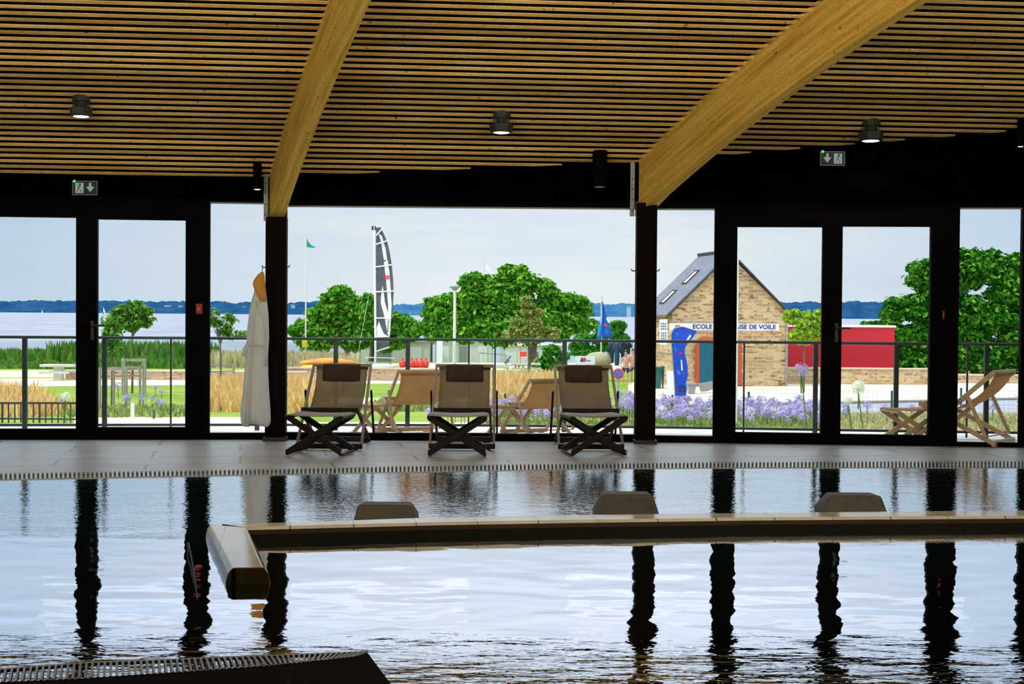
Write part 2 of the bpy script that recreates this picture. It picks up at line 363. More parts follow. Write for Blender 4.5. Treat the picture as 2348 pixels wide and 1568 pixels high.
# pool water: mirror-like surface over dark green depth; wave height varies over the pool
def water_mat():
    m, nt, out = nodes('pool_water')
    geo = nt.nodes.new('ShaderNodeNewGeometry'); sep = nt.nodes.new('ShaderNodeSeparateXYZ'); nt.links.new(geo.outputs['Position'], sep.inputs[0])
    def mr(lo, hi, a, b):
        n = nt.nodes.new('ShaderNodeMapRange'); nt.links.new(sep.outputs['Y'], n.inputs[0]); n.inputs[1].default_value = lo; n.inputs[2].default_value = hi; n.inputs[3].default_value = a; n.inputs[4].default_value = b; return n.outputs[0]
    def mul(a, b, op='MULTIPLY'):
        n = nt.nodes.new('ShaderNodeMath'); n.operation = op
        for i, q in enumerate((a, b)):
            if isinstance(q, (int, float)): n.inputs[i].default_value = q
            else: nt.links.new(q, n.inputs[i])
        return n.outputs[0]
    big = mul(noise(nt, coords(nt, (1, 1.5, 1)), 2.3, 1.5, .4), mul(mr(5.9, 8.6, .0085, .0022), 1))
    mid = mul(noise(nt, coords(nt, (.9, 2.3, 1)), 5.5, 3, .55), mr(5.0, 6.1, .0095, .0))
    fin = mul(noise(nt, coords(nt, (1, 1.5, 1)), 20, 2.5, .55), mr(8.2, 9.3, .00012, .0019))
    h = mul(mul(big, mid, 'ADD'), fin, 'ADD')
    bn = nt.nodes.new('ShaderNodeBump'); bn.inputs['Distance'].default_value = 1; bn.inputs['Strength'].default_value = 1; nt.links.new(h, bn.inputs['Height'])
    g = nt.nodes.new('ShaderNodeBsdfGlossy'); g.inputs[0].default_value = (.93, .94, 1, 1); g.inputs['Roughness'].default_value = .0; nt.links.new(bn.outputs[0], g.inputs['Normal'])
    d = nt.nodes.new('ShaderNodeBsdfDiffuse'); d.inputs[0].default_value = (.0, .028, .026, 1)
    fr = nt.nodes.new('ShaderNodeFresnel'); fr.inputs[0].default_value = 2.6
    mx = nt.nodes.new('ShaderNodeMixShader'); rm = nt.nodes.new('ShaderNodeMapRange'); nt.links.new(fr.outputs[0], rm.inputs[0]); rm.inputs[1].default_value = .18; rm.inputs[2].default_value = .6; rm.inputs[3].default_value = .5; rm.inputs[4].default_value = .95
    nt.links.new(rm.outputs[0], mx.inputs[0]); nt.links.new(d.outputs[0], mx.inputs[1]); nt.links.new(g.outputs[0], mx.inputs[2]); nt.links.new(mx.outputs[0], out.inputs[0])
    return m
M['water'] = water_mat()

# ------------------------------------------------------------------ facade geometry
FP = [Vector((-9.0, 14.10, 0)), Vector((-2.47, 14.70, 0)), Vector((1.405, 14.72, 0)), Vector((4.62, 14.49, 0)), Vector((9.0, 14.12, 0))]
def facY(X):
    for a, b in zip(FP, FP[1:]):
        if X <= b.x: break
    return a.y + (b.y - a.y) * (X - a.x) / (b.x - a.x)
def bay_of(x): return 0 if x < 631 else 1 if x < 1480 else 2 if x < 2165 else 3
def fac(bay, x, y):
    a, b = FP[bay], FP[bay + 1]; t = (b - a).normalized(); n = Vector((-t.y, t.x, 0)); d = ray(x, y)
    k = (a - EYE).dot(n) / d.dot(n); P = EYE + d * k; return (P - a).dot(t), P.z
def fbox(mb, bay, u0, u1, z0, z1, t0, t1, mi=0):
    a, b = FP[bay], FP[bay + 1]; t = (b - a).normalized(); n = Vector((-t.y, t.x, 0))
    vs = [a + t * u + n * w + Vector((0, 0, z)) for u in (u0, u1) for w in (t0, t1) for z in (z0, z1)]
    mb.add(vs, [(0, 1, 3, 2), (4, 6, 7, 5), (0, 4, 5, 1), (2, 3, 7, 6), (0, 2, 6, 4), (1, 5, 7, 3)], mi)
HEAD = 2.53
def unit(name, bay, outer, inner, label, cat, handle=None, extra=0):
    """a glazed unit: black frame ring, pane, optional handle"""
    xo0, xo1 = outer; x0, x1, yt, yb = inner; xm = (x0 + x1) / 2
    uo0, uo1 = fac(bay, xo0, 750)[0], fac(bay, xo1, 750)[0]; u0, u1 = fac(bay, x0, 750)[0], fac(bay, x1, 750)[0]
    zt, zb = fac(bay, xm, yt)[1], fac(bay, xm, yb)[1]
    mb = MB()
    fbox(mb, bay, uo0, u0, 0, HEAD, 0, .09); fbox(mb, bay, u1, uo1, 0, HEAD, 0, .09)
    fbox(mb, bay, u0, u1, zt, HEAD, 0, .09); fbox(mb, bay, u0, u1, 0, zb, 0, .09)
    a, b = FP[bay], FP[bay + 1]; t = (b - a).normalized()
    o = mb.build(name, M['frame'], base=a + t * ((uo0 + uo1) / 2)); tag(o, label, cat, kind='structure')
    g = MB(); fbox(g, bay, u0 + .002, u1 - .002, zb + .002, zt - .002, .04, .048); g.build('pane', M['glass'], o)
    if cat == 'window':
        q_ = MB(); fbox(q_, bay, u0, u1, zt - .016, zt, .03, .085); q_.build('lit_reveal_strip', M['grey'], o)  # pale strip added to stand for the daylit head reveal
    if handle:
        hx, hy, dr = handle; u, z = fac(bay, hx, hy); h = MB(); n = Vector((-t.y, t.x, 0)); p = a + t * u + Vector((0, 0, z))
        h.tube([p, p - n * .05], .011); h.tube([p - n * .05, p - n * .055 + t * .14 * dr], .011)
        h.box(p - Vector((0, 0, .05)), (.035, .012, .2)); h.build('handle', M['iron'], o)
    return o
unit('door_1', 0, (-190, 198), (-130, 174, 496.5, 983.5), 'black framed glazed door leaf at the far left end of the facade', 'door')
unit('door_2', 0, (198, 450), (222, 425, 503.5, 980), 'black framed glazed door leaf with lever handle below the left exit sign', 'door', (212, 746, 1))
unit('window_1', 0, (450, 631), (480, 608, 463, 993), 'narrow fixed window pane behind the hanging bathrobe', 'window')
unit('window_2', 1, (631, 1480), (655, 1457, 473, 994.5), 'wide fixed window behind the three deck chairs', 'window')
unit('window_3', 2, (1480, 1660), (1500, 1637, 477, 1000), 'narrow fixed window showing the blue feather banner', 'window')
unit('door_3', 2, (1660, 1908), (1689, 1885, 520, 992.5), 'black framed glazed door leaf showing the gable end of the stone house', 'door')
unit('door_4', 2, (1908, 2165), (1930, 2133, 519, 997), 'black framed glazed door leaf showing the crimson hut', 'door', (1918, 752, 1))
unit('window_4', 3, (2165, 2366), (2198, 2342, 475, 1015), 'fixed window at the right end with sand coloured lounger behind it', 'window')
unit('window_5', 3, (2366, 2900), (2390, 2860, 475, 1017), 'fixed window beyond the right edge', 'window')

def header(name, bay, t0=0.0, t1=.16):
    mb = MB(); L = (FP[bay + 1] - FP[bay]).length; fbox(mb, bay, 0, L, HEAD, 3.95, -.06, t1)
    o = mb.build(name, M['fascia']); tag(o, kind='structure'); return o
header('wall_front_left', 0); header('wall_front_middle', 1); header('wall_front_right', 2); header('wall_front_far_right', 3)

# ------------------------------------------------------------------ slatted ceiling (curved, ruled by straight slats)
TA = math.atan(.1); DV = Vector((math.cos(TA), math.sin(TA), 0)); NV = Vector((math.sin(TA), -math.cos(TA), 0)); CO = Vector((-5.3, 14.44, 0))
Q = [0.0]; Z = [2.715]; TH = []
for i in range(2600):
    th = R(max(28 - (7.4 / 3) * i * .01, 3)); TH.append(th); Q.append(Q[-1] + .01 * math.cos(th)); Z.append(Z[-1] + .01 * math.sin(th))
def cz(q):
    if q <= 0: return Z[0] + q * math.tan(TH[0])
    lo, hi = 0, len(Q) - 1
    while hi - lo > 1:
        m_ = (lo + hi) // 2
        if Q[m_] <= q: lo = m_
        else: hi = m_
    return Z[lo] + (Z[hi] - Z[lo]) * (q - Q[lo]) / (Q[hi] - Q[lo])
def cpt(u, q, dz=0): return CO + DV * u + NV * q + Vector((0, 0, cz(q) + dz))
def ceil_hit(x, y):
    d = ray(x, y); k0, k1 = 3.0, 20.0
    def g(k):
        P = EYE + d * k; q = (P - CO).dot(NV); return cz(q) - P.z
    for _ in range(50):
        km = (k0 + k1) / 2
        if g(km) > 0: k0 = km
        else: k1 = km
    return EYE + d * k0
mb = MB()
for n in range(-3, 235):
    s = n * .1
    if s >= 0: i = int(s * 100); q, z, th = Q[i], Z[i], TH[i]
    else: q, z, th = s * math.cos(TH[0]), Z[0] + s * math.sin(TH[0]), TH[0]
    if q > 22: break
    us = [-3.5 + .05 * k for k in range(291)]
    ins = [u for u in us if abs((CO + DV * u + NV * q).x) < 8.9 and (CO + DV * u + NV * q).y < facY((CO + DV * u + NV * q).x) - .05]
    if len(ins) < 2: continue
    runs = []; st = ins[0]; pv = st
    for u in ins[1:]:
        if u - pv > .06: runs.append((st, pv)); st = u
        pv = u
    runs.append((st, pv))
    for a_, b_ in runs:
        up = Vector((0, 0, 1)) * math.cos(th) - NV * math.sin(th)
        off = up * .006
        # gentle lateral unevenness of real boards
        A0 = CO + DV * a_ + NV * q + Vector((0, 0, z)) + off; B0 = CO + DV * b_ + NV * q + Vector((0, 0, z)) + off
        mb.bar(A0, B0, .041, .010, up)
ceil = mb.build('ceiling', M['slat']); tag(ceil, kind='structure')
mb = MB(); rows = []
for q in [-.05] + [k * .5 for k in range(1, 46)]:
    rows.append([cpt(-5, q, .10), cpt(13.5, q, .10)])
mb.sheet(rows); o = mb.build('roof_board', M['void'], ceil, solid=.02)
# outer roof skin keeps the daylight out
mb = MB(); rows = []
for q in [-.05] + [k * .5 for k in range(1, 46)]:
    rows.append([cpt(-5, q, .32), cpt(13.5, q, .32)])
mb.sheet(rows); o = mb.build('roof_slab', M['grey'], solid=.12); tag(o, kind='structure')

# ------------------------------------------------------------------ glulam beams
def beam(x0, h, w, d, name_label, cat='beam'):
    L = math.hypot(1, h); path = []
    for q in [-.02 + .4 * k for k in range(0, 48)]:
        u = x0 + h * q; u2 = u + w / L; q2 = q - w * h / L
        P0 = CO + DV * u + NV * q; P1 = CO + DV * u2 + NV * q2
        if P0.y > facY(P0.x) - .02:
            P0 = P0 + (NV * 1 + DV * h) * ((P0.y - facY(P0.x) + .02))
        if P1.y > facY(P1.x) - .02: P1 = P1 + (NV * 1 + DV * h) * ((P1.y - facY(P1.x) + .02))
        za, zb = cz((P0 - CO).dot(NV)), cz((P1 - CO).dot(NV))
        z = (za + zb) / 2
        path.append([Vector((P0.x, P0.y, za + .05)), Vector((P0.x, P0.y, za - d)), Vector((P1.x, P1.y, za - d)), Vector((P1.x, P1.y, zb + .05))])
        if abs(P0.x) > 8.6 or P0.y < -7.5: break
    mb = MB().loft(path); o = mb.build('glulam_beam', M['beam'], base=path[0][1])
    uvl = o.data.uv_layers.new(name='UVMap'); vv = (0, .48, .63, 1.1)
    for lp_ in o.data.loops: i_ = lp_.vertex_index; uvl.data[lp_.index].uv = ((i_ // 4) * .42, vv[i_ % 4])
    tag(o, name_label, cat); return o, path
beam1, bp1 = beam(2.735, .254, .150, .438, 'curved golden timber beam rising from the column beside the bathrobe')
beam2, bp2 = beam(6.42, .423, .125, .533, 'thick curved golden timber beam rising from the column right of the deck chairs')
for bm_, p, dx in ((beam1, bp1, -.02), (beam2, bp2, -.035)):
    mb = MB(); a, b = p[0][0], p[0][1]
    mb.box(((a.x + b.x) / 2 + dx, a.y - .03, (a.z + b.z) / 2 + .0), (.045, .06, abs(a.z - b.z) * 1.0)); pl = mb.build('end_plate', M['steel'], bm_)
    bt = MB()
    for k in range(4): bt.ball((a.x + dx, a.y - .062, b.z + .06 + k * .11), .008, 6, 4)
    bt.build('bolts', M['iron'], pl)

# ------------------------------------------------------------------ columns
def column(x0, x1, top_y, label, hooks):
    bay = bay_of((x0 + x1) / 2); xm = (x0 + x1) / 2
    L = A(x0, 900, 14.56); Rr = A(x1, 900, 14.56); zt = A(xm, top_y, 14.56).z
    mb = MB(); cx = (L.x + Rr.x) / 2; w = Rr.x - L.x
    mb.box((cx, 14.60, zt / 2), (w, .12, zt))
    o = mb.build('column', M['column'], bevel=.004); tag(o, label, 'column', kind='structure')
    b = MB(); b.box((cx, 14.58, .02), (w + .03, .2, .04)); b.build('base_plate', M['iron'], o)
    for hx, hy, dr in hooks:
        h = MB(); p = A(hx, hy, 14.52); h.tube([p, p + Vector((.035 * dr, -.01, 0)), p + Vector((.045 * dr, -.015, .02))], .006)
        h.build('coat_hook', M['iron'], o)
    return o
column(609, 655, 497, 'dark brown column carrying the beam, bathrobe hanging on it', [(611, 613, -1), (655, 612, 1)])
column(1457, 1503, 465, 'dark brown column carrying the thick beam right of the deck chairs', [(1457, 621, -1), (1502, 621, 1)])
for (x, y) in ((630, 612), (1479, 620)):
    pass

# red call points
for x, y, w, h, lb in ((457, 708, 15, 24, 'small red alarm call point on the frame left of the bathrobe'), (2163, 722, 4, 20, 'narrow red alarm box seen edge-on on the right frame')):
    bay = bay_of(x); p = A(x, y, facY(A(x, y, 14.6).x) - .015); k = 14.6 / 3200
    o = MB().box(p, (w * k, .03, h * k)).build('call_point', M['red'], bevel=.003); tag(o, lb, 'alarm button')
    MB().box(p - Vector((0, .017, 0)), (w * k * .5, .006, h * k * .4)).build('button', M['redink'], o)

# ------------------------------------------------------------------ ceiling lamps
def lamp(x, ytop, ybot, w, label, Yoff=.0):
    H = ceil_hit(x, ytop); k = H.y / 3200; r = w * k / 2; zb = A(x, ybot, H.y).z; zt = H.z
    root = empty('ceiling_lamp', (H.x, H.y, zb), label, 'ceiling light', 'hexagonal lamps on the slatted ceiling')
    mb = MB(); n = 6
    def ring(rr, z, ph=.0): return [Vector((H.x + rr * math.cos(2 * math.pi * j / n + ph), H.y + rr * math.sin(2 * math.pi * j / n + ph), z)) for j in range(n)]
    h = zt - zb
    mb.loft([ring(r * .93, zb + .004), ring(r * 1.0, zb + h * .12), ring(r * 1.06, zb + h * .50), ring(r * .82, zb + h * .58)]); mb.build('housing', M['lampbody'], root)
    mb = MB()
    for j in range(12):
        a = 2 * math.pi * j / 12; mb.box((H.x + r * .7 * math.cos(a), H.y + r * .7 * math.sin(a), zb + h * .68), (.008, .008, h * .3))
    mb.tube([(H.x, H.y, zb + h * .5), (H.x, H.y, zt)], r * .5, 10); mb.build('heat_sink', M['lampbody'], root)
    mb = MB(); mb.tube([(H.x, H.y, zt - .02), (H.x, H.y, zt + .05)], r * .8, 12); mb.build('ceiling_mount', M['lampbody'], root)
    mb = MB(); mb.ball((H.x, H.y, zb + .004), r * .72, 14, 7, sc=(1, 1, .12)); mb.build('diffuser', M['lampglow'], root)
    L = bpy.data.lights.new('lamp_light', 'SPOT'); L.energy = 14; L.color = (1, .88, .72); L.spot_size = R(120); L.shadow_soft_size = .06
    lo = bpy.data.objects.new('lamp_light', L); COL.objects.link(lo); lo.parent = root; lo.location = (0, 0, -.04)
lamp(186, 228, 268, 50, 'black hexagonal lamp hanging from the slats above the left exit sign')
lamp(1150, 266, 305, 52, 'grey hexagonal lamp hanging from the slats between the two beams')
lamp(1997, 284, 324, 55, 'dark hexagonal lamp hanging right of the thick beam')
for x, y, w, lb, gl in ((590, 436, 20, 'small black downlight with a warm glow left of the bathrobe column', 'lampsmall'), (1375, 430, 34, 'dim black downlight on the dark fascia near the thick beam', 'steel'), (2340, 338, 16, 'small warm downlight at the far right under the ceiling', 'lampsmall')):
    Y = facY(A(x, y, 14.5).x) - .25; p = A(x, y, Y); k = Y / 3200; r = w * k / 2
    if ceil_hit(x, y).y > Y: pass
    ztop = cz((Vector((p.x, p.y, 0)) - CO).dot(NV))
    o = MB().tube([(p.x, p.y, p.z + .01), (p.x, p.y, ztop + .02)], r, 14).build('downlight', M['frame']); tag(o, lb, 'ceiling light')
    MB().ball((p.x, p.y, p.z + .008), r * .8, 12, 5, sc=(1, 1, .2)).build('lens', M[gl], o)

# ------------------------------------------------------------------ exit signs
def exit_sign(x, y, w, h, arrow_left, label):
    Y = facY(A(x, y, 14.5).x) - .10; c = A(x, y, Y); k = Y / 3200; W, H = w * k, h * k
    root = empty('exit_sign', (c.x, c.y, c.z - H / 2), label, 'exit sign')
    MB().box(c, (W, .04, H)).build('housing', M['signbody'], root, bevel=.004)
    r = MB(); t = .008
    for dx, dz, a, b in ((0, H / 2, W, t), (0, -H / 2, W, t), (-W / 2, 0, t, H), (W / 2, 0, t, H)): r.box(c + Vector((dx, -.022, dz)), (a, .006, b))
    r.build('rim', M['signrim'], root)
    ax = -W * .22 if arrow_left else W * .22; yf = -.026
    ar = MB(); p = c + Vector((ax, yf, 0))
    ar.box(p + Vector((0, 0, .028)), (.024, .004, .05)); ar.prism([p + Vector((-.042, 0, .012)), p + Vector((0, 0, -.042)), p + Vector((.042, 0, .012)), p + Vector((.02, 0, .014)), p + Vector((-.02, 0, .014))], (0, .004, 0))
    ar.build('arrow', M['signface'], root)
    p = c + Vector((-ax, yf, 0)); d = MB(); d.box(p, (.085, .003, .105)); pic = d.build('doorway', M['signface'], root)
    m_ = MB(); q = p + Vector((0, -.004, 0))     # running figure, dark
    m_.ball(q + Vector((.008, 0, .036)), .011, 8, 5, sc=(1, .2, 1)); m_.bar(q + Vector((.004, 0, .024)), q + Vector((-.006, 0, -.006)), .016, .004)
    m_.bar(q + Vector((-.006, 0, -.004)), q + Vector((-.022, 0, -.045)), .012, .004); m_.bar(q + Vector((-.004, 0, -.006)), q + Vector((.020, 0, -.022)), .012, .004); m_.bar(q + Vector((.020, 0, -.022)), q + Vector((.014, 0, -.046)), .010, .004)
    m_.bar(q + Vector((.002, 0, .022)), q + Vector((-.022, 0, .006)), .008, .004); m_.bar(q + Vector((.004, 0, .020)), q + Vector((.026, 0, .006)), .008, .004)
    m_.build('running_figure', M['signbody'], pic)
    MB().ball(c + Vector((-W * .42, -.03, H / 2)), .014, 8, 6).build('indicator_lamp', M['green'], root)
exit_sign(196, 431.5, 56, 31, False, 'dark exit sign with green lamp above the left doors, arrow on its right')
exit_sign(1908, 364, 55, 31, True, 'dark exit sign with green lamp above the right doors, arrow on its left')

# ------------------------------------------------------------------ deck, pool, water
outer = [(-500, 1096), (0, 1085.5), (500, 1077.5), (1000, 1067.5), (1500, 1061), (2000, 1058), (2348, 1057), (2800, 1056)]
inner = [(-500, 1112), (0, 1100), (500, 1090.5), (1000, 1081), (1500, 1073.5), (2000, 1072), (2348, 1072), (2800, 1071.5)]
def dens(pts, n=12, z=0):
    P = [G(x, y, z) for x, y in pts]; out = []
    for i in range(len(P) - 1):
        p0 = P[max(i - 1, 0)]; p1 = P[i]; p2 = P[i + 1]; p3 = P[min(i + 2, len(P) - 1)]
        for k in range(n):
            t = k / n; out.append(.5 * ((2 * p1) + (p2 - p0) * t + (2 * p0 - 5 * p1 + 4 * p2 - p3) * t * t + (3 * p1 - p0 - 3 * p2 + p3) * t ** 3))
    out.append(P[-1]); return out
OUT = dens(outer); INN = dens(inner, 12, -.017)
mb = MB()
def fy(X): return facY(max(min(X, 8.99), -8.99)) + .05
top = [Vector((p.x, p.y, 0)) for p in OUT]
L0 = Vector((-9.2, OUT[0].y - .1, 0)); R0 = Vector((9.2, OUT[-1].y, 0)); top = [L0] + top + [R0]
rows = [[p for p in top], [Vector((p.x, fy(p.x), 0)) for p in top]]
mb.sheet(rows)
mb.sheet([[p - Vector((0, 0, .25)) for p in top], [p for p in top]])
o = mb.build('floor', M['deck']); tag(o, kind='structure')
def drain(name, A_, B_, pitch, barw, label, ring_z=0):
    root = empty(name, (A_[len(A_) // 2].x, A_[len(A_) // 2].y, -.1), label, 'drain grille')
    ch = MB(); ch.sheet([[p - Vector((0, 0, .06)) for p in A_], [p - Vector((0, 0, .06)) for p in B_]]); ch.build('channel', M['channel'], root, solid=.02)
    for P_ in (A_, B_):
        gm = MB()
        for a, b in zip(P_, P_[1:]): gm.bar(a - Vector((0, 0, .008)), b - Vector((0, 0, .008)), .02, .016)
        gm.build('edge_strip', M['grille'], root)
    gm = MB()
    # resample along A_
    acc = 0.0; seg = 0
    La = [0.0]
    for a, b in zip(A_, A_[1:]): La.append(La[-1] + (b - a).length)
    s = 0.0; i = 0
    while s < La[-1]:
        while La[i + 1] < s: i += 1
        t = (s - La[i]) / (La[i + 1] - La[i]); a = A_[i].lerp(A_[i + 1], t); b = B_[i].lerp(B_[i + 1], t)
        gm.bar(a, b, barw, .006); s += pitch
    gm.build('bars', M['grille'], root)
    return root
INN2 = INN
drain('overflow_grille', OUT, INN2, .036, .017, 'long curved overflow grille along the far deck edge')
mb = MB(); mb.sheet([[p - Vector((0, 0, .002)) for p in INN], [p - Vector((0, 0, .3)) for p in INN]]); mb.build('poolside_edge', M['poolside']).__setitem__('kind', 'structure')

# near-left deck corner with its own grille
WZ = -.02
nA = [G(x, y, -.014) for x, y in ((-700, 1570), (-300, 1548), (0, 1533.5), (192, 1519), (422, 1510), (602, 1502.5), (842, 1493.5))]
nB = [G(x, y, 0) for x, y in ((-730, 1608), (-315, 1584), (-8, 1565), (188, 1556), (428, 1540), (621, 1526), (806, 1507))]
c1 = G(842, 1495, 0); c2 = G(905, 1580, 0)
mb = MB(); dirr = (c2 - c1).normalized()
poly = nB + [c1 + dirr * .02, c1 + dirr * 9, Vector((-9.2, c1.y - 8, 0)), Vector((-9.2, nB[0].y, 0))]
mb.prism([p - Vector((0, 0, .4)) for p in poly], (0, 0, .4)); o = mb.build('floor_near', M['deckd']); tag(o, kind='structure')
drain('overflow_grille', nA, nB, .0225, .0085, 'overflow grille along the dark deck corner in the near left')

mb = MB(); mb.add([(-9.2, -8, WZ), (9.2, -8, WZ), (9.2, 13.4, WZ), (-9.2, 13.4, WZ)], [(0, 1, 2, 3)])
# clip water beyond the curved edge by building it as a strip
mb = MB(); far = [Vector((-9.2, INN[0].y, WZ))] + [Vector((p.x, p.y, WZ)) for p in INN] + [Vector((9.2, INN[-1].y, WZ))]
mb.sheet([[Vector((p.x, -8, WZ)) for p in far], far]); wt = mb.build('pool_water', M['water']); tag(wt, 'still dark mirror-like pool water filling the indoor pool', 'pool water', kind='structure')
mb = MB(); mb.box((0, 3, -1.5), (18.6, 23, .1)); o = mb.build('pool_floor', M['basin']); tag(o, kind='structure')

# divider walls standing in the pool
TZ = 1.34 - 1.277
fr = [(563, 1209), (700, 1205.5), (1000, 1198), (1300, 1193), (1700, 1187.5), (2000, 1185), (2345, 1183), (2900, 1181)]
bk = [(505, 1200.5), (680, 1196), (976, 1185.5), (1300, 1179.5), (1700, 1175), (2000, 1172), (2345, 1169), (2900, 1167)]
F_ = [G(x, y, TZ) for x, y in fr]; B_ = [G(x, y, TZ) for x, y in bk]
def dens3(P, n=6):
    out = []
    for i in range(len(P) - 1):
        for k in range(n): out.append(P[i].lerp(P[i + 1], k / n))
    out.append(P[-1]); return out
def wallmesh(F_, B_, h, r=.022):
    rings = []
    for a, b in zip(F_, B_):
        n = (b - a).normalized(); dn = Vector((0, 0, -1))
        pr = [a + dn * h, a + dn * r * 2.0, a + n * r * .3 + dn * r * .8, a + n * r + dn * 0, b - n * r, b - n * r * .3 + dn * r * .8, b + dn * r * 2, b + dn * h]
        rings.append(pr)
    mb = MB().loft(rings)
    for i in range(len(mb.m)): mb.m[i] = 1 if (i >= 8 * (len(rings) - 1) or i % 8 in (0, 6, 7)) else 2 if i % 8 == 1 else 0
    return mb
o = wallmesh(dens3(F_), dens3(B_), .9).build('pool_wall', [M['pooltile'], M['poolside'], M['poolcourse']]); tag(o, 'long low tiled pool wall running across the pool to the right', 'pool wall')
nw = [(611, 1300.5), (563.5, 1209.5)]; nw2 = [(526, 1302), (482, 1200.5)]
a0, a1 = G(620, 1300.5, TZ), G(575, 1210, TZ); b0, b1 = G(518, 1302, TZ), G(472, 1200.5, TZ)
P0 = [b0.lerp(b1, k / 5) for k in range(6)]; P1 = [a0.lerp(a1, k / 5) for k in range(6)]
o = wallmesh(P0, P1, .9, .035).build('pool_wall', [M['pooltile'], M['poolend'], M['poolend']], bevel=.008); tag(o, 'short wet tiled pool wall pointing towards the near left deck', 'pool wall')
# joint lines are in the tile material; dark joint course round the wall
# stone blocks behind the wall
def block(x0, x1, xb0, xb1, yt, yb, Yf, label):
    zt = A((x0 + x1) / 2, yt, Yf).z; a = A(x0, yt, Yf); b = A(x1, yt, Yf); c = A(xb0, yb, Yf - .02); d = A(xb1, yb, Yf - .02)
    s = Vector((0, .24, 0)); lw = c.z - zt
    rings = [[Vector((c.x - .02, Yf - .06, WZ - .2)), Vector((d.x + .02, Yf - .06, WZ - .2)), Vector((d.x + .02, Yf + .34, WZ - .2)), Vector((c.x - .02, Yf + .34, WZ - .2))],
             [Vector((c.x, Yf - .03, c.z)), Vector((d.x, Yf - .03, c.z)), Vector((d.x, Yf + .30, c.z)), Vector((c.x, Yf + .30, c.z))],
             [Vector((a.x, Yf, zt)), Vector((b.x, Yf, zt)), Vector((b.x - .02, Yf + .2, zt)), Vector((a.x + .02, Yf + .2, zt))]]
    o = MB().loft(rings).build('stone_block', M['bench'], bevel=.018); tag(o, label, 'block', 'grey blocks behind the pool wall')
block(819, 945, 812, 952, 1158.5, 1188, 9.0, 'grey sloped block behind the pool wall, below the left deck chair')
block(1378, 1498, 1366, 1511, 1134, 1176, 9.35, 'grey sloped block behind the pool wall, below the right deck chair')
block(1902, 2022, 1890, 2034, 1136.5, 1171, 9.5, 'grey sloped block behind the pool wall, at the right below the doors')
# slim hand rail by the short wall
p = [G(452, 1375, WZ), G(446, 1320, .0), G(436, 1262, .02), G(432, 1244, .03), G(428, 1248, -.06)]
o = MB().tube([p[0] - Vector((0, 0, .1)), p[0], p[1], p[2], p[3], p[4]], .004, 8).build('grab_rail', M['iron'], smooth=True); tag(o, 'slim curved metal rail at the water surface left of the short pool wall', 'hand rail')

# room shell
for nm, c, d in (('wall_left', (-9.1, 3.2, 3), (.2, 22.6, 7.4)), ('wall_right', (9.1, 3.2, 3), (.2, 22.6, 7.4)), ('wall_back', (0, -8.1, 3.5), (18.4, .2, 7.6))):
    o = MB().box(c, d).build(nm, M['fascia']); tag(o, kind='structure')

